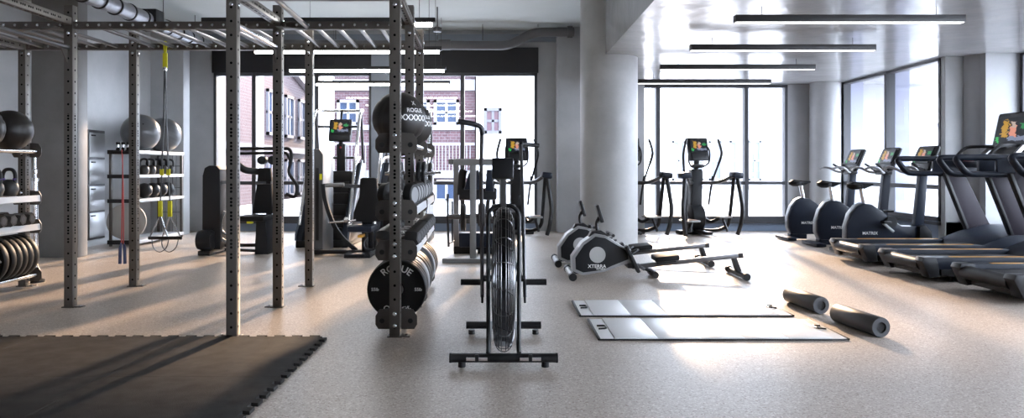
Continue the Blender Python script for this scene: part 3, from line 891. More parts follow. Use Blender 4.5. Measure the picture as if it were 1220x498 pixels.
# chest press
YC = 9.7
t = thing('chest_press_machine', 'black chest press machine with tall grey weight stack behind the third rig upright', 'exercise machine', (0, 0, 0))
q = lambda px, py, dy=0: P(px, py, YC + dy)
MB().prism([(X(372, YC), 0.02), (X(372, YC), Z(182, YC)), (X(375, YC), Z(177, YC)), (X(384, YC), Z(178, YC)), (X(388, YC), Z(184, YC)), (X(388, YC), .02)], 'y', YC - .15, YC + .45, mat('dark_grey_tower', (.07, .07, .072), .4), .015).build('weight_tower', t)
MB().box(X(380, YC), X(383.5, YC), YC - .162, YC - .15, Z(285, YC), Z(200, YC), BLACK, .004).build('stack_slot', t)
MB().box(X(384, YC), X(387, YC), YC - .158, YC - .15, Z(214, YC), Z(207, YC), YEL, .002).build('warning_label', t)
MB().tube(smooth_path([q(371, 200), q(366, 215), q(367, 245), q(370, 290)]), .035, CHARB, 8).build('side_shroud', t)
MB().tube(smooth_path([q(385, 219, -.25), q(388, 240, -.25), q(396, 264, -.25), q(407, 282, -.25), q(425, 299, -.2)]), .035, CHAR, 4).build('curved_frame', t)
MB().cyl(q(386, 221, -.25), q(410, 220, -.25), .025, GREYF, 12).build('arm_sleeve', t)
MB().cyl(q(408, 221.5, -.2), q(436, 222, -.1), .03, BLACK, 4).build('press_arm', t)
MB().cyl(q(450, 220, .05), q(462, 220, .05), .02, BLACK, 10).build('press_arm', t)
MB().prism([(X(424, YC), Z(263, YC)), (X(424.5, YC), Z(252, YC)), (X(431, YC), Z(234, YC)), (X(432.5, YC), Z(213, YC)), (X(435, YC), Z(211.5, YC)), (X(449, YC), Z(211.5, YC)), (X(451.5, YC), Z(213, YC)), (X(453, YC), Z(234, YC)), (X(456, YC), Z(252, YC)), (X(456, YC), Z(263, YC))], 'y', YC - .2, YC - .1, UPH, .02).build('back_pad', t)
MB().box(X(423, YC), X(451, YC), YC - .5, YC - .05, Z(273, YC), Z(266, YC), CHARB, .025).build('seat', t)
MB().box(X(436, YC), X(442, YC), YC - .3, YC - .18, 0.05, Z(273, YC), BLACK, .01).box(X(433, YC), X(446, YC), YC - .12, YC - .02, .05, Z(235, YC), BLACK, .01).build('seat_post', t)
MB().box(X(435, YC), X(440, YC), YC - .51, YC - .3, Z(279, YC), Z(276, YC), mat('amber_plastic', (.6, .3, .03), .4), .006).build('adjuster', t)
MB().tube(smooth_path([q(392, 265, -.3), q(405, 264, -.3), q(424, 262.5, -.3)]), .012, STEEL, 8).lathe([(.03, -.03), (.035, 0), (.03, .03)], q(413, 262, -.3), (1, .1, .1), STEEL, 12).lathe([(.03, -.03), (.035, 0), (.03, .03)], q(417, 269, -.3), (1, .1, .3), STEEL, 12).build('foot_lever', t)
MB().box(X(376, YC), X(446, YC), YC - .28, YC - .2, .02, .07, BLACK, .01).box(X(420, YC), X(450, YC), YC - .55, YC + .05, 0, .05, CHAR, .012).build('base_frame', t)
MB().tube(smooth_path([q(437, 283, -.3), q(433, 290, -.35), q(436, 297, -.35), q(446, 296, -.3), q(449, 285, -.3)]), .018, BLACK, 8).build('foot_rest', t)


# stair climbers
def stair_climber(loc, label):
    t = thing('stair_climber', label, 'stair climber', loc, 0, 'stair climbers by the window')
    w = .25
    for k in range(6):
        MB().box(-w, w, .1 + k * .14, .42 + k * .14, .10 + k * .16, .268 + k * .16, BLACK, .006).box(-w, w, .095 + k * .14, .11 + k * .14, .266 + k * .16, .275 + k * .16, DSTEEL).build('step', t)
    for s in (-1, 1):
        MB().prism([(0, 0), (.02, .16), (1.0, 1.2), (1.35, 1.2), (1.45, .9), (1.45, 0)], 'x', s * (w + .07) - .05, s * (w + .07) + .05, CHARB, .02).build('side_panel', t)
        MB().prism([(.0, .1), (.02, .19), (1.0, 1.24), (1.06, 1.24), (.08, .13)], 'x', s * (w + .12) - .012, s * (w + .12) + .012, mat('blue_grey_trim_strip', (.12, .15, .2), .3), .004).build('side_trim', t)
        xx = s * (w + .1)
        MB().tube(round_path([(xx, .15, .3), (xx, .95, 1.95), (xx, 1.2, 2.02), (xx * .9, 1.3, 2.02), (0, 1.32, 2.02)], .15, 5), .024, CHROME, 10).build('handrail', t)
        MB().tube(round_path([(xx, .55, 1.15), (xx, .95, 1.28), (xx * .7, 1.3, 1.28), (0, 1.32, 1.28)], .12, 5), .022, DSTEEL, 10).build('handrail', t)
        MB().cyl((xx, 1.05, 1.98), (xx, 1.25, 1.1), .022, DSTEEL, 10).build('rail_post', t)
        MB().cyl((xx * .95, 1.12, 1.76), (xx * .4, 1.16, 1.76), .018, BLACK, 8).build('grip', t)
    MB().box(-.07, .07, 1.22, 1.34, .9, 1.5, BLACK, .02).cyl((0, 1.26, 1.3), (0, 1.22, 1.56), .035, BLACK, 10).build('console_post', t)
    MB().rbox((0, 1.2, 1.715), (.36, .07, .34), BLACK, (-.25, 0, 0), .03).rbox((0, 1.15, 1.58), (.34, .09, .1), CHAR, (-.25, 0, 0), .02).build('console', t)
    MB().rbox((0, 1.155, 1.755), (.29, .008, .2), SCREEN, (-.25, 0, 0)).build('screen', t)
    MB().cyl((0, 1.24, 1.85), (0, 1.3, 2.02), .02, BLACK, 8).build('console_stem', t)
    MB().lathe([(.013, -.015), (.016, 0), (.013, .015)], (0, 1.21, 1.44), 'y', REDP, 10).build('stop_button', t)
    MB().box(-w - .12, w + .12, .0, 1.5, 0, .1, CHAR, .02).build('base', t)
    return t

c1 = stair_climber((-2.55, 10.35, 0), 'stair climber with lit console framed by the window, left of the medicine balls')
dup(c1, (-1.48, 10.35, 0), 0, 'stair climber mostly hidden behind the medicine ball rack')

# plate-loaded machine
YM = 9.0
t = thing('plate_loaded_machine', 'grey steel framed plate-loaded machine behind the air bike', 'exercise machine', (0, 0, 0))
q = lambda px, py, Y: P(px, py, Y)
fr = [((X(543.5, 9.7), 9.7), .034), ((X(598, 9.7), 9.7), .034)]
for (xx, yy), w in fr: MB().box(xx - w, xx + w, yy - .03, yy + .03, .03, 1.22, GREYF, .006).build('frame_post', t)
xf = X(563.5, 8.75)
MB().box(xf - .036, xf + .036, 8.72, 8.79, .03, Z(192, 8.75), GREYF, .006).build('frame_post', t)
MB().box(X(541, 9.7), X(605, 9.7), 9.66, 9.74, 1.16, 1.24, GREYF, .006).build('top_beam', t)
MB().box(X(541, 8.75), X(604, 8.75), 8.71, 8.79, Z(197, 8.75), Z(190, 8.75), GREYF, .006).build('top_beam', t)
for xx in (X(543.5, 9.7), X(598, 9.7)): MB().box(xx - .03, xx + .03, 8.75, 9.7, 1.165, 1.225, GREYF, .006).build('side_beam', t)
MB().box(X(527, 8.7), X(598, 8.7), 8.66, 8.76, 0, .055, GREYF, .01).build('base_foot', t)
MB().box(X(541, 9.7), X(604, 9.7), 9.6, 9.75, 0, .1, CHAR, .01).box(xf - .03, xf + .03, 8.75, 9.65, .0, .06, GREYF, .006).build('base_frame', t)
MB().box(X(547, 9.3), X(592, 9.3), 9.25, 9.45, Z(238, 9.3), Z(224, 9.3), CHAR, .02).build('carriage', t)
MB().tube(smooth_path([q(549, 232, 9.3), q(551, 208, 9.3), q(553, 202, 9.3)]), .05, CHAR, 10).build('pad_arm', t)
MB().prism([(X(553, 9.2), Z(226, 9.2)), (X(559, 9.2), Z(206, 9.2)), (X(570, 9.2), Z(202, 9.2)), (X(576, 9.2), Z(226, 9.2))], 'y', 9.1, 9.3, CHARB, .03).build('pad', t)
MB().prism([(X(578, 9.2), Z(228, 9.2)), (X(580, 9.2), Z(202, 9.2)), (X(586, 9.2), Z(202, 9.2)), (X(589, 9.2), Z(228, 9.2))], 'y', 9.1, 9.3, CHARB, .02).build('pad', t)
MB().cyl(q(534, 258, 9.0), q(560, 258, 9.0), .03, DSTEEL, 12).build('plate_horn', t)
for k, px in enumerate((550.5, 553.5)):
    MB().lathe([(.03, -.013), (.155, -.013), (.165, -.006), (.165, .006), (.155, .013), (.03, .013)], q(px, 259, 9.0), 'x', RUBG, 36).build('loaded_plate', t)
for px in (571, 577):
    MB().lathe([(.03, -.012), (.13, -.012), (.14, -.006), (.14, .006), (.13, .012), (.03, .012)], q(px, 256, 9.0), 'x', RUBG, 36).build('loaded_plate', t)
MB().cyl(q(560, 257, 9.0), q(586, 257, 9.0), .028, DSTEEL, 12).build('plate_horn', t)
MB().tube([q(533.5, 231, 9.0), q(533.5, 262, 9.0), q(534.5, 294, 9.0)], .014, BLACK, 8).tube([q(539, 240, 9.4), q(539, 287, 9.4)], .012, BLACK, 8).tube([q(534, 291, 9.0), q(541, 287, 9.4)], .01, BLACK, 8).build('lever', t)
MB().box(X(547, 9.4), X(590, 9.4), 9.3, 9.5, .12, .3, CHARB, .02).build('weight_block', t)


# ------------------------------------------------------------------ ellipticals
def elliptical(loc, rz, label):
    t = thing('elliptical_trainer', label, 'elliptical trainer', loc, rz, 'elliptical trainers by the window')
    for s in (-1, 1):
        MB().rbox((s * .45, .0, 1.0), (.17, .2, .1), CHARB, (0, s * .12, 0), .03).build('rail_pod', t)
        MB().tube(smooth_path([(s * .455, -.02, .98), (s * .49, -.06, .7), (s * .515, -.08, .45), (s * .49, -.07, .2), (s * .45, -.04, .036)]), .034, BLACK, 10).build('rear_leg', t)
        MB().tube(round_path([(s * .43, .04, .97), (s * .40, .08, .5), (s * .38, .12, .16), (s * .25, .3, .07), (s * .05, .55, .07)], .14, 5), .03, CHAR, 10).build('frame_tube', t)
        MB().tube(round_path([(s * .42, .03, 1.0), (s * .34, .12, .93), (s * .24, .3, .87), (s * .05, .56, .87)], .1, 5), .031, DSTEEL, 10).build('side_rail', t)
        dz = .1 * s
        MB().tube(smooth_path([(s * .19, .45, .5), (s * .22, .42, .8), (s * .27, .4, 1.0), (s * .335, .3, 1.3), (s * .33, .28, 1.42), (s * .28, .3, 1.6)]), [.018] * 16 + [.021] * 15, BLACK, 10).build('moving_handle', t)
        MB().cyl((s * .235, .41, .87), (s * .25, .41, .98), .026, CHAR, 10).build('handle_joint', t)
        pz = .30 + .03 * s
        MB().box(s * .28 - .11, s * .28 + .11, .0, .36, pz - .03, pz, SILV, .015).box(s * .28 - .08, s * .28 + .08, .03, .33, pz, pz + .006, TAN).build('pedal', t)
        MB().tube(smooth_path([(s * .27, .2, pz - .03), (s * .2, .4, .22), (s * .13, .55, .3), (s * .1, .6, .42)]), .028, CHAR, 10).build('pedal_link', t)
        MB().tube([(s * .27, .12, pz - .03), (s * .33, .06, .08)], .022, BLACK, 8).build('pedal_link', t)
        MB().tube(smooth_path([(s * .17, .5, 1.5), (s * .19, .42, 1.4), (s * .18, .42, 1.22), (s * .1, .47, 1.14), (0, .5, 1.13)]), .014, BLACK, 8).build('fixed_handle', t)
    MB().prism([(.5, 0), (.5, .5), (.47, 1.05), (.5, 1.1), (.6, 1.1), (.66, .95), (.72, .5), (.72, 0)], 'x', -.1, .1, CHAR, .025).build('column', t)
    MB().lathe([(.2, -.13), (.24, -.1), (.24, .1), (.2, .13)], (0, .62, .28), 'x', CHAR, 32).build('flywheel_cover', t)
    MB().box(-.3, .3, .5, .7, 0, .07, BLACK, .02).box(-.06, .06, .05, .6, .03, .08, BLACK, .01).build('base', t)
    MB().cyl((0, .53, 1.05), (0, .5, 1.3), .045, BLACK, 12).box(-.1, .1, .42, .56, 1.13, 1.18, CHAR, .015).build('neck', t)
    MB().rbox((0, .47, 1.43), (.37, .06, .4), BLACK, (-.22, 0, 0), .03).rbox((0, .42, 1.31), (.28, .07, .14), CHAR, (-.22, 0, 0), .02).build('console', t)
    MB().rbox((0, .428, 1.485), (.3, .008, .2), SCREEN, (-.22, 0, 0)).build('screen', t)
    return t

e = elliptical((3.35, 11.95, 0), math.radians(11), 'elliptical trainer with lit console in front of the right window')
dup(e, (2.20, 11.95, 0), math.radians(11), 'elliptical trainer half hidden by the round column')
dup(e, (.25, 11.95, 0), math.radians(4), 'elliptical trainer behind the air bike at the left window')


# ------------------------------------------------------------------ exercise bikes
def bike(loc, label):
    t = thing('exercise_bike', label, 'exercise bike', loc, 0, 'upright bikes facing the right windows')
    prof = [(-.14, .09), (-.19, .2), (-.19, .36), (-.14, .52), (-.06, .62), (.02, .66), (.14, .645), (.28, .55), (.42, .43), (.52, .37), (.74, .36), (.8, .3), (.8, .09)]
    MB().prism(prof, 'y', -.085, .085, CHARB, .04).build('housing', t)
    rim = [(-.15, .09), (-.2, .2), (-.2, .36), (-.15, .525), (-.065, .63), (.02, .668), (.05, .655), (.0, .64), (-.08, .57), (-.12, .51), (-.172, .36), (-.172, .2), (-.125, .09)]
    MB().prism(rim, 'y', -.055, .055, mat('grey_trim', (.14, .15, .165), .35), .006).build('rear_trim', t)
    MB().prism([(.7, .08), (.72, .36), (.8, .38), (.88, .3), (.9, .08)], 'y', -.14, .14, CHAR, .03).build('front_cover', t)
    MB().tube([(.07, 0, .62), (.02, 0, .86)], .028, STEEL, 14).build('seat_post', t)
    MB().prism([(-.14, .0), (-.15, .04), (-.1, .075), (.0, .06), (.16, .05), (.17, .03), (.05, -.02)], 'y', -.05, .05, UPH, .012).lathe([(.04, -.04), (.1, -.01), (.1, .03), (.05, .045)], (-.06, 0, .01), 'z', UPH, 20).build('saddle', t, (0, 0, .865))
    MB().prism([(.70, .3), (.78, 1.06), (.88, 1.06), (.82, .3)], 'y', -.045, .045, CHARB, .012).build('mast', t)
    a = .42
    MB().rbox((.86, 0, 1.24), (.06, .44, .36), CHAR, (0, a, 0), .03).build('console', t)
    MB().rbox((.84, 0, 1.285), (.012, .36, .22), SCREENY, (0, a, 0)).build('screen', t)
    MB().rbox((.74, 0, 1.1), (.1, .28, .05), SILV, (0, .3, 0), .015).box(.72, .86, -.12, .12, 1.02, 1.08, CHAR, .02).build('console_tray', t)
    for s in (-1, 1):
        MB().tube(smooth_path([(.78, s * .06, 1.05), (.68, s * .18, 1.06), (.6, s * .24, 1.11), (.5, s * .24, 1.13), (.42, s * .22, 1.1)]), .018, SILV, 10).build('handlebar', t)
        MB().tube(smooth_path([(.72, s * .1, 1.08), (.66, s * .15, 1.14), (.6, s * .16, 1.18)]), .016, BLACK, 8).build('grip', t)
        z2 = .42 + (-s) * -.07
        MB().rbox((.37 + .06 * s, s * .14, .40 + .05 * s), (.18, .02, .035), SILV if s < 0 else BLACK, (0, .7, 0), .006).build('crank', t)
        MB().box(.37 + .12 * s - .05, .37 + .12 * s + .05, s * .2 - .05, s * .2 + .05, .40 + .1 * s - .015 + .04 * (1 if s > 0 else 3), .40 + .1 * s + .015 + .04 * (1 if s > 0 else 3), BLACK, .006).build('pedal', t)
    MB().lathe([(.07, -.135), (.07, .135)], (.36, 0, .42), 'y', CHAR, 24).build('crank_hub', t)
    MB().box(-.28, -.14, -.27, .27, .01, .06, CHARB, .015).box(-.16, .1, -.06, .06, .02, .1, CHARB, .01).build('rear_foot', t)
    MB().box(.72, .86, -.26, .26, .01, .08, CHARB, .015).build('front_foot', t)
    MB().text('MATRIX', .055, lambda u, v: Vector((.1 + u, -.0865, .27 + v)), WHITE).build('lettering', t)
    return t

b = bike((4.60, 11.5, 0), 'exercise bike farthest back, beside the corner column')
dup(b, (4.66, 10.6, 0), 0, 'middle exercise bike between two other bikes')
dup(b, (4.66, 9.68, 0), 0, 'exercise bike nearest the treadmills, with its pedal crank facing out')


# ------------------------------------------------------------------ treadmills
def treadmill(loc, label):
    t = thing('treadmill', label, 'treadmill', loc, 0, 'treadmills facing the right windows')
    hw = .42
    MB().box(.06, 1.6, -.3, .3, .165, .2, RUB, .006).box(.1, 1.6, -.28, .28, .06, .16, BLACK, .01).build('running_deck', t)
    MB().cyl((.07, -.31, .17), (.07, .31, .17), .062, CHAR, 24).build('rear_roller', t)
    for s in (-1, 1):
        y0, y1 = sorted((s * .3, s * hw))
        MB().box(.05, 1.55, y0, y1, .13, .245, CHARB, .012).box(.2, 1.5, y0 + .01, y1 - .01, .06, .14, BLACK, .008).build('side_rail', t)
        MB().box(.32, 1.3, s * .345 - .02, s * .345 + .02, .244, .249, ORNG).build('rail_stripe', t)
        MB().prism([(.0, .21), (.02, .25), (.14, .25), (.16, .2), (.18, .06), (.08, .05)], 'y', y0 - .012, y1 + .012, CHAR, .015).build('end_cap', t)
        MB().lathe([(.012, 0), (.012, .004)], (.04, s * .35, .15), (-1, 0, 0), STEEL, 8).build('cap_screw', t)
        MB().cyl((.35, s * .33, 0), (.35, s * .33, .07), .025, BLACK, 12).build('levelling_foot', t)
        MB().prism([(1.70, .36), (1.42, 1.06), (1.64, 1.08), (2.0, .36)], 'y', s * .40 - .03, s * .40 + .03, LILAC, .01).prism([(1.68, .36), (1.40, 1.06), (1.435, 1.06), (1.715, .36)], 'y', s * .40 - .036, s * .40 + .036, BLACK, .006).build('upright', t)
        yy = s * .44
        MB().tube(round_path([(.84, yy, 1.235), (1.98, yy, 1.235), (1.98, yy, 1.05), (.98, yy, 1.05)], .07, 5, True), .034, CHARB, 10, True).build('handrail', t)
        MB().box(1.3, 1.96, yy - .025, yy + .025, 1.06, 1.22, CHARB, .01).build('rail_panel', t)
        MB().tube(smooth_path([(1.5, s * .3, 1.25), (1.62, s * .3, 1.36), (1.75, s * .28, 1.38), (1.92, s * .22, 1.38)]), .02, BLACK, 8).build('grip', t)
        MB().tube(smooth_path([(1.78, s * .31, 1.24), (1.88, s * .3, 1.34), (1.93, s * .28, 1.37)]), .03, SILV, 4).build('grip_post', t)
    MB().prism([(1.32, .2), (1.36, .25), (1.6, .34), (1.9, .42), (2.1, .42), (2.22, .34), (2.25, .08), (1.4, .06)], 'y', -.42, .42, CHARB, .03).build('motor_hood', t)
    MB().box(1.6, 2.02, -.45, .45, 1.12, 1.2, CHARB, .03).build('console_base', t)
    MB().rbox((1.99, 0, 1.3), (.1, .6, .12), BLACK, (0, .3, 0), .02).build('console_tray', t)
    MB().rbox((2.03, 0, 1.54), (.07, .68, .5), BLACK, (0, .22, 0), .04).build('console', t)
    MB().rbox((1.99, 0, 1.56), (.008, .57, .33), SCREENY, (0, .22, 0)).build('screen', t)
    MB().box(1.62, 1.74, .3, .36, 1.205, 1.265, REDP, .012).build('stop_key', t)
    return t

tm = treadmill((4.05, 8.77, 0), 'farthest treadmill, next to the exercise bikes, with lit console')
dup(tm, (4.06, 7.6, 0), 0, 'middle treadmill with console cut off by the photo edge')
dup(tm, (4.14, 6.42, 0), 0, 'nearest treadmill, only its rear corner showing at the right edge')


# ------------------------------------------------------------------ rowing machines
def rower(loc, label):
    t = thing('rowing_machine', label, 'rowing machine', loc, 0, 'rowing machines by the round column')
    outer = [(.0, .07), (-.005, .21), (.1, .36), (.23, .45), (.34, .43), (.58, .28), (.61, .16), (.40, .09), (.33, .06), (.1, .025)]
    inner = [(.035, .088), (.03, .205), (.118, .335), (.236, .42), (.335, .405), (.56, .272), (.572, .19), (.40, .122), (.31, .08), (.11, .055)]
    MB().prism(outer, 'y', -.1, .1, SILV, .012).build('housing', t)
    for s in (-1, 1):
        p = MB().prism(inner, 'y', s * .1 - .006, s * .1 + .006, CHAR, .003).build('side_panel', t)
        MB().lathe([(.082, .0), (.082, .004)], (.255, s * .105, .235), (0, s, 0), DISC, 36).build('badge_disc', p)
    w = MB()
    w.text('XTERRA', .05, lambda u, v: Vector((.25 + u, -.1075, .118 + v)), WHITE).build('lettering', t)
    w = MB(); w.text('FITNESS', .026, lambda u, v: Vector((.29 + u, -.1075, .09 + v)), WHITE)
    w.build('lettering', t)
    MB().prism([(.17, .415), (.2, .47), (.3, .48), (.38, .43), (.34, .4)], 'y', -.06, .06, BLACK, .012).build('top_cap', t)
    MB().tube(smooth_path([(.27, 0, .46), (.26, 0, .55), (.29, 0, .62)]), .018, BLACK, 10).build('monitor_arm', t)
    MB().rbox((.285, 0, .65), (.035, .17, .19), CHAR, (0, -.3, 0), .012).build('monitor', t)
    MB().rbox((.304, 0, .655), (.006, .13, .1), mat('grey_display', (.3, .32, .33), .2), (0, -.3, 0)).build('display', t)
    MB().cyl((.40, -.22, .44), (.40, .22, .44), .016, BLACK, 12).cyl((.36, 0, .43), (.40, 0, .44), .02, BLACK, 10).build('pull_handle', t)
    for s in (-1, 1):
        MB().rbox((.6, s * .15, .2), (.035, .11, .3), BLACK, (0, -.45, 0), .012).build('foot_plate', t)
        MB().tube(smooth_path([(.58, s * .2, .26), (.65, s * .15, .29), (.6, s * .1, .27)]), .012, CHAR, 6, flat=2).build('foot_strap', t)
    MB().box(.56, .64, -.13, .13, .1, .15, BLACK, .01).build('foot_axle', t)
    MB().rbox((1.18, 0, .158), (1.09, .05, .045), DSTEEL, (0, -.105, 0), .006).build('rail', t)
    MB().rbox((1.74, 0, .217), (.05, .056, .05), BLACK, (0, -.105, 0), .006).build('rail_end_cap', t)
    MB().rbox((.965, 0, .2), (.24, .3, .055), UPH, (0, -.1, 0), .02).rbox((.97, 0, .165), (.2, .1, .05), CHAR, (0, -.1, 0), .008).build('seat', t)
    MB().rbox((.71, 0, .1), (.1, .06, .03), DSTEEL, (0, .6, 0), .006).tube([(.68, 0, .12), (.83, 0, .05)], .02, BLACK, 8).cyl((.84, -.15, .035), (.84, .15, .035), .033, BLACK, 16).build('middle_support', t)
    MB().prism([(1.65, .19), (1.7, .19), (1.75, .05), (1.69, .05)], 'y', -.03, .03, BLACK, .006).build('rear_leg', t)
    MB().cyl((1.71, -.27, .035), (1.71, .27, .035), .028, CHAR, 16).cyl((1.71, -.31, .038), (1.71, -.26, .038), .037, BLACK, 18).cyl((1.71, .26, .038), (1.71, .31, .038), .037, BLACK, 18).build('rear_foot', t)
    MB().cyl((-.015, -.27, .038), (-.015, .27, .038), .034, SILV, 16).cyl((-.015, -.33, .04), (-.015, -.25, .04), .04, BLACK, 18).cyl((-.015, .25, .04), (-.015, .33, .04), .04, BLACK, 18).box(-.02, .09, -.03, .03, .03, .07, CHAR, .005).build('front_foot', t)
    return t

r = rower((.70, 7.62, 0), 'front rowing machine with silver trimmed flywheel housing by the round column')
dup(r, (.63, 8.62, 0), 0, 'rear rowing machine behind the other, closest to the round column')

# ------------------------------------------------------------------ air bike in the middle
t = thing('air_bike', 'black air bike with caged fan wheel facing the camera', 'air bike', (0, 0, 0))
FY, FZ, FR = 4.45, .455, .425
fw = .066
cage = MB()
prof = [(-fw * 1.05, .06), (-fw * 1.03, .12), (-fw * 1.0, .18), (-fw * .97, .23), (-fw * .94, .275), (-fw * .9, .315), (-fw * .84, .35), (-fw * .74, .382), (-fw * .6, .405), (-fw * .42, .42), (-fw * .2, .428)]
prof = prof + [(-dx, rr) for dx, rr in prof[::-1]]
for dx, rr in prof:
    n = 48
    cage.tube([(dx, FY + math.cos(2 * PI * a / n) * rr, FZ + math.sin(2 * PI * a / n) * rr) for a in range(n)], .0026, WIRE, 5, True)
for k in range(18):
    a = 2 * PI * k / 18; c, s_ = math.cos(a), math.sin(a)
    cage.tube([(dx * 1.03, FY + c * (rr + .002), FZ + s_ * (rr + .002)) for dx, rr in prof], .003, WIRE, 5)
cage.build('fan_cage', t)
fan = MB()
for k in range(20):
    a = 2 * PI * k / 20
    c, s_ = math.cos(a), math.sin(a)
    fan.add([(dx, FY + c * rr - s_ * dy, FZ + s_ * rr + c * dy) for (rr, dx, dy) in ((.08, -.05, -.01), (.4, -.05, -.03), (.4, .05, .03), (.08, .05, .01), (.08, -.05, -.004), (.4, -.05, -.024), (.4, .05, .036), (.08, .05, .016))],
            [[0, 1, 2, 3], [7, 6, 5, 4], [0, 4, 5, 1], [1, 5, 6, 2], [2, 6, 7, 3], [3, 7, 4, 0]], BLACK)
fan.lathe([(.09, -.055), (.09, .055)], (0, FY, FZ), 'x', BLACK, 24)
fan.build('fan_wheel', t)
AY = 4.16
MB().tube(round_path([(-.086, AY + .01, .07), (-.09, 4.29, .7), (-.09, 4.34, .90), (.09, 4.34, .90), (.09, 4.29, .7), (.086, AY + .01, .07)], .085, 7), .0125, BLACK, 10).build('fork', t)
MB().box(-.016, .016, FY - .14, FY - .08, .89, 1.16, DSTEEL, .005).build('mast', t)
MB().rbox((-.005, FY - .17, 1.115), (.125, .06, .12), BLACK, (-.2, 0, 0), .01).build('console', t)
MB().cyl((-.293, AY, .05), (.293, AY, .05), .026, BLACK, 18).build('front_foot', t)
fb = t
for s in (-1, 1):
    MB().lathe([(.028, 0), (.028, .012)], (s * .293, AY, .05), (s, 0, 0), CHAR, 18).build('foot_cap', t)
    MB().cyl((s * .235, AY, .0), (s * .235, AY, .03), .022, BLACK, 14).build('levelling_foot', t)
    MB().cyl((s * .215, 4.98, .0), (s * .215, 4.98, .03), .022, BLACK, 14).build('levelling_foot', t)
    MB().box(s * .15 - .06, s * .15 + .06, AY - .03, AY - .025, .04, .06, CHROME, .002).box(s * .15 - .01, s * .15 + .01, AY - .034, AY - .02, .035, .075, BLACK, .003).build('foot_badge', t)
MB().cyl((-.252, 4.98, .06), (.252, 4.98, .06), .025, BLACK, 18).build('rear_foot', t)
MB().box(-.10, -.075, AY, 4.98, .06, .085, BLACK, .005).box(.075, .1, AY, 4.98, .06, .085, BLACK, .005).build('base_rail', t)
# seat behind the fan
MB().tube([(0, 4.96, .08), (0, 5.02, .82)], .022, CHAR, 10).build('seat_post', t)
MB().prism([(-.08, 4.98), (-.085, 5.1), (.085, 5.1), (.08, 4.98), (.03, 4.86), (-.03, 4.86)], 'z', .82, .87, UPH, .015).build('saddle', t)
# swinging handles
MB().tube(round_path([(-.128, FY - .02, .345), (-.128, FY - .1, .7), (-.125, 4.12, 1.16), (-.118, 4.03, 1.33)], .1, 5), .0115, DSTEEL, 10).build('swing_arm', t)
MB().tube(round_path([(-.115, 4.03, 1.30), (-.122, 4.02, 1.345), (-.17, 4.0, 1.36), (-.245, 3.98, 1.37)], .03, 5), .0145, BLACK, 12).build('hand_grip', t)
MB().tube(round_path([(.128, FY - .02, .345), (.124, FY + .1, .7), (.116, 4.78, 1.16), (.112, 4.88, 1.27)], .1, 5), .0115, DSTEEL, 10).build('swing_arm', t)
MB().tube(round_path([(.112, 4.875, 1.25), (.116, 4.9, 1.285), (.15, 4.92, 1.275), (.235, 4.95, 1.27)], .03, 5), .0145, BLACK, 12).build('hand_grip', t)
for s in (-1, 1):
    MB().cyl((s * .135, FY, .432), (s * .258, FY, .432), .019, BLACK, 14).build('foot_peg', t)
    MB().rbox((s * .128, FY - .01, .38), (.014, .05, .14), BLACK, (0, 0, 0), .005).build('arm_pivot', t)
    MB().cyl((s * .06, FY, FZ), (s * .13, FY, FZ), .02, DSTEEL, 14).build('axle', t)
    MB().tube([(s * .105, FY, FZ), (s * .1, 4.85, .45), (s * .06, 4.98, .5)], .014, BLACK, 8).build('chain_stay', t)

# ------------------------------------------------------------------ folding mats and foam rollers
def fold_mat(x0, x1, y0, y1, label):
    t = thing('exercise_mat', label, 'exercise mat', ((x0 + x1) / 2, (y0 + y1) / 2, 0), 0, 'pale mats on the floor')
    hx, hy = (x1 - x0) / 2, (y1 - y0) / 2
    n = 5; b = MB()
    for k in range(n):
        a = -hx + .1 + k * (2 * hx - .2) / n; c = -hx + .1 + (k + 1) * (2 * hx - .2) / n
        b.box(a + .0015, c - .0015, -hy, hy, .004, .02, MATW, .004)
    b.build('vinyl_panels', t)
    MB().box(-hx + .06, hx - .06, -hy - .003, hy + .003, .001, .008, RUB).build('underside', t)
    for s in (-1, 1):
        e0, e1 = sorted((s * (hx - .1), s * hx))
        MB().box(e0 + .002, e1 - .002, -hy, hy, .003, .014, MATW, .003).build('end_flap', t)
        MB().box(s * hx - .008, s * hx + .008, -hy - .01, hy + .01, .002, .016, BLACK, .004).build('end_binding', t)
        MB().tube(round_path([(s * (hx - .03), -.05, .02), (s * (hx - .085), -.045, .022), (s * (hx - .085), .045, .022), (s * (hx - .03), .05, .02)], .02), .006, BLACK, 6).build('carry_handle', t)
    MB().box(-hx, hx, -hy - .008, -hy + .001, .002, .012, BLACK, .002).build('edge_binding', t)
    return t

fold_mat(.575, 2.175, 5.55, 6.16, 'pale glossy folding mat on the floor, the farther of the two')
fold_mat(.62, 2.235, 4.79, 5.41, 'pale glossy folding mat on the floor, the nearer of the two')


def roller(p0, p1, label):
    p0 = Vector(p0); p1 = Vector(p1); d = p1 - p0; L = d.length; r = .067
    t = thing('foam_roller', label, 'foam roller', (p0.x, p0.y, r), 0, 'foam rollers on the floor')
    MB().lathe([(.036, .012), (.036, .0), (r - .004, 0), (r, .006), (r, L - .006), (r - .004, L), (.036, L), (.036, L - .012)], (0, 0, 0), d.normalized(), FOAM, 48).build('foam_sleeve', t)
    MB().lathe([(.035, .012), (.03, .014), (.03, L - .014), (.035, L - .012)], (0, 0, 0), d.normalized(), BLACK, 32).build('core', t)
    return t

roller((2.43, 5.65, 0), (2.385, 6.15, 0), 'dark grey foam roller nearer the far mat')
roller((2.49, 4.87, 0), (2.43, 5.37, 0), 'dark grey foam roller closest to the camera')

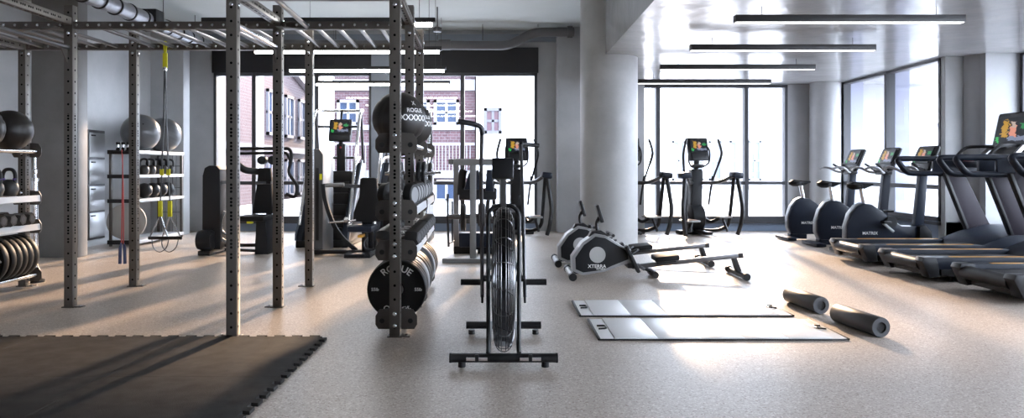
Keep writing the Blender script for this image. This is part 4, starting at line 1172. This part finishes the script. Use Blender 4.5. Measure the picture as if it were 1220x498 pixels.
# ------------------------------------------------------------------ lights and ducts
for k, (y, xr) in enumerate(((6.97, -.645), (8.62, -.72), (10.3, -.8), (12.0, -.865))):
    nm = ['nearest long pendant light, level with the front rig beam', 'second long pendant light, level with the rear rig beam', 'third long pendant light, in front of the window header', 'farthest long pendant light, closest to the back windows'][k]
    t = thing('pendant_light', nm, 'pendant light', (xr - 1.1, y, 2.49), 0, 'linear pendant lights in the left bay')
    MB().box(-1.1, 1.1, -.025, .025, -.0, .045, LAMPB, .003).build('housing', t)
    MB().box(-1.08, 1.07, -.022, .022, -.035, -.0, LAMP, .003).build('diffuser', t)
    for s in (-.8, .95): MB().cyl((s, 0, .045), (s, 0, ZL - 2.49), .003, LAMPB, 5).build('wire', t)
for k, y in enumerate((6.78, 8.4, 10.02, 11.68)):
    nm = ['nearest black ceiling light bar', 'second black ceiling light bar from the camera', 'third black ceiling light bar from the camera', 'farthest black ceiling light bar, above the right window'][k]
    t = thing('ceiling_light', nm + ' on the lowered ceiling', 'ceiling light', (3.17, y, 2.50), 0, 'linear lights on the lowered ceiling')
    MB().box(-1.05, 1.05, -.04, .04, -.045, .02, LAMPB, .003).build('housing', t)
    MB().box(-1.04, 1.04, -.03, .03, -.051, -.045, LAMPDIM).build('diffuser', t)
    for s in (-.8, .8): MB().cyl((s, 0, .02), (s, 0, ZR - 2.50), .003, LAMPB, 5).build('mount', t)

t = thing('ventilation_duct', 'dark grey ventilation duct running along the back wall to the lowered ceiling', 'duct', (0, 0, 0))
DY = 12.55
pts = round_path([P(232, 52, DY), P(605, 54.5, DY), P(636, 38.5, DY), P(684, 38, DY)], .14, 5)
MB().tube(pts, .078, DUCTD, 20).build('pipe', t)
for px, w in ((530, 7), (300, 5), (420, 5)):
    MB().cyl(P(px - w, 53.5, DY), P(px + w, 53.5, DY), .092, DUCTD, 20).build('joint_band', t)
MB().cyl(P(676, 38, DY), P(682, 38, DY), .1, DUCTD, 20).build('joint_band', t)
for px, py in ((284, 46), (400, 47), (521, 47), (575, 48), (641, 32)):
    p = P(px, py, DY); MB().cyl(p, (p.x, p.y, ZL), .006, LAMPB, 6).build('hanger_rod', t)
t = thing('flexible_duct', 'ribbed metal duct running overhead along the left wall behind the rig', 'duct', (0, 0, 0))
pr = []; pth = []
y = 5.2; k = 0
while y < 12.3:
    pth.append((-4.93, y, 3.17)); pr.append(.108 if k % 8 == 0 else .1); y += .035; k += 1
MB().tube(pth, pr, DUCT, 24).build('ribbed_pipe', t)
y = 5.4
while y < 12.2:
    MB().lathe([(.1, -.012), (.116, -.01), (.116, .01), (.1, .012)], (-4.93, y, 3.17), 'y', CHAR, 24).build('rib', t); y += .36
MB().box(-5.06, -4.80, 10.2, 10.45, 3.04, 3.32, CHAR, .01).build('damper_box', t)
for yy in (7.0, 9.2, 10.7, 11.8): MB().cyl((-4.93, yy, 3.26), (-4.93, yy, ZL), .005, LAMPB, 6).build('hanger_rod', t)
t = thing('sprinkler', 'small round sprinkler hanging below the ceiling near the pendant lights', 'sprinkler', (X(521, 11.2), 11.2, ZL))
MB().cyl((0, 0, 0), (0, 0, -.3), .012, DSTEEL, 10).build('pipe', t)
MB().lathe([(.06, -.38), (.07, -.36), (.07, -.32), (.03, -.3)], (0, 0, 0), 'z', DSTEEL, 24).build('head', t)

# ------------------------------------------------------------------ outside
struct(MB().box(-60, 60, YB + .6, 90, -.6, -.2, GROUND).build('ground_outside'))
struct(MB().box(8.6, 60, -30, YB + .6, -.6, -.2, GROUND).build('ground_outside.001'))


def facade_window(parent, axis, a0, a1, z0, z1, pos, out, g=BGLASS, frame=STONE):
    b = MB(); f = .12
    if axis == 'y': bx = lambda u0, u1, v0, v1, d0, d1, m: b.box(u0, u1, pos - d1, pos - d0, v0, v1, m)
    else: bx = lambda u0, u1, v0, v1, d0, d1, m: b.box(pos + d0, pos + d1, u0, u1, v0, v1, m)
    bx(a0, a1, z0, z0 + f, -.05, .1, frame); bx(a0, a1, z1 - f, z1, -.05, .1, frame); bx(a0, a0 + f, z0, z1, -.05, .1, frame); bx(a1 - f, a1, z0, z1, -.05, .1, frame)
    m = (a0 + a1) / 2; bx(m - .05, m + .05, z0, z1, -.05, .06, frame); bx(a0, a1, (z0 + z1) / 2 - .05, (z0 + z1) / 2 + .05, -.05, .06, frame)
    w = b.build('window', parent)
    b = MB(); 
    if axis == 'y': b.box(a0 + .05, a1 - .05, pos - .02, pos + .03, z0 + .05, z1 - .05, g)
    else: b.box(pos - .03, pos + .02, a0 + .05, a1 - .05, z0 + .05, z1 - .05, g)
    b.build('pane', w)

YO = 30.0
t = thing('brick_building', 'red brick building with white bands and blue windows seen through the left windows', 'building', (0, 0, 0))
oz = lambda py: Z(py, YO); ox = lambda px: X(px, YO)
MB().box(ox(398), ox(566), YO, YO + 6, -.3, 5.1, BRICK).build('brick_wall', t)
for (a, b_) in ((108, 95), (155, 149), (212, 203)):
    MB().box(ox(397), ox(566), YO - .12, YO + .02, oz(a), oz(b_), STONE).build('stone_band', t)
for (x0, x1) in ((402, 428), (440, 470), (482, 512), (517, 547)):
    facade_window(t, 'y', ox(x0), ox(x1), oz(149), oz(119), YO, 1)
    facade_window(t, 'y', ox(x0), ox(x1), oz(262), oz(214), YO, 1)
MB().box(ox(396), ox(566), YO - .3, YO + 6.2, 5.1, 5.25, STONE).build('cornice', t)
bal = MB()
for k in range(40): bal.box(ox(400) + k * .14, ox(400) + k * .14 + .025, YO - .32, YO - .3, oz(205) + .0, oz(172), STONE)
bal.box(ox(398), ox(566), YO - .33, YO - .29, oz(172) - .05, oz(172) + .05, STONE); bal.build('balcony_railing', t)

t = thing('brick_building', 'red brick side building receding along the left of the street', 'building', (0, 0, 0))
XW = -9.2
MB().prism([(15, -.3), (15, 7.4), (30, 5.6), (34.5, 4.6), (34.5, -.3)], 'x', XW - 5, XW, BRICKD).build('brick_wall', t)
MB().prism([(14.8, 7.4), (14.8, 7.7), (30, 5.9), (34.7, 4.9), (34.7, 4.6), (30, 5.6)], 'x', XW - 5, XW + .25, mat('dark_roof_edge', (.2, .18, .2), .6)).build('roof_edge', t)
for (y0, y1) in ((17, 19), (20, 22), (28.6, 29.8), (31, 32.2), (33, 34)):
    facade_window(t, 'x', y0, y1, 2.4, 4.2, XW, 1, BGLASS, GFR)
    facade_window(t, 'x', y0, y1, -.1, 1.5, XW, 1, BGLASS, GFR)
MB().box(XW - .02, XW + .12, 15, 34.5, 1.75, 2.0, GFR).build('stone_band', t)

t = thing('white_building', 'white rendered building with one small window, right half of the left windows', 'building', (0, 0, 0))
MB().box(ox(568), ox(655), YO - .5, YO + 4, -.3, 5.0, PALEB).build('rendered_wall', t)
facade_window(t, 'y', ox(577), ox(598), oz(160), oz(130), YO - .5, 1, PGLASS, GFR)
MB().box(ox(567.5), ox(656), YO - .7, YO + 4.1, 5.0, 5.15, STONE).build('cornice', t)

t = thing('pale_building', 'bright pale building with arched windows seen through the right window', 'building', (0, 0, 0))
MB().box(X(800, 46), X(960, 46), 46, 52, -.3, Z(150, 46), PALEB).box(X(862, 46), X(960, 46), 45.5, 52, -.3, Z(92, 46), PALEB).build('rendered_wall', t)
for k in range(5):
    x0 = X(803 + k * 22, 45.5); facade_window(t, 'y', x0, x0 + .8, Z(215, 46), Z(168, 46), 46 if k < 3 else 45.5, 1, mat('pale_blue_window', (.15, .18, .22), .3))
MB().box(X(798, 46), X(962, 46), 45.3, 46, Z(226, 46), Z(221, 46), STONE).build('stone_band', t)
t = thing('pale_building', 'pale lilac building seen through the side windows behind the bikes', 'building', (0, 0, 0))
MB().box(24, 30, 22, 44, -.3, 3.4, mat('pale_lilac_render', (.62, .62, .72), .8)).build('rendered_wall', t)
MB().box(23.7, 30.2, 21.8, 44.2, 3.4, 3.6, STONE).build('cornice', t)
for k in range(4): facade_window(t, 'y', 24.4 + k * 1.3, 25.2 + k * 1.3, 1, 2.8, 22, 1, mat('pale_blue_window', (.15, .18, .22), .3))
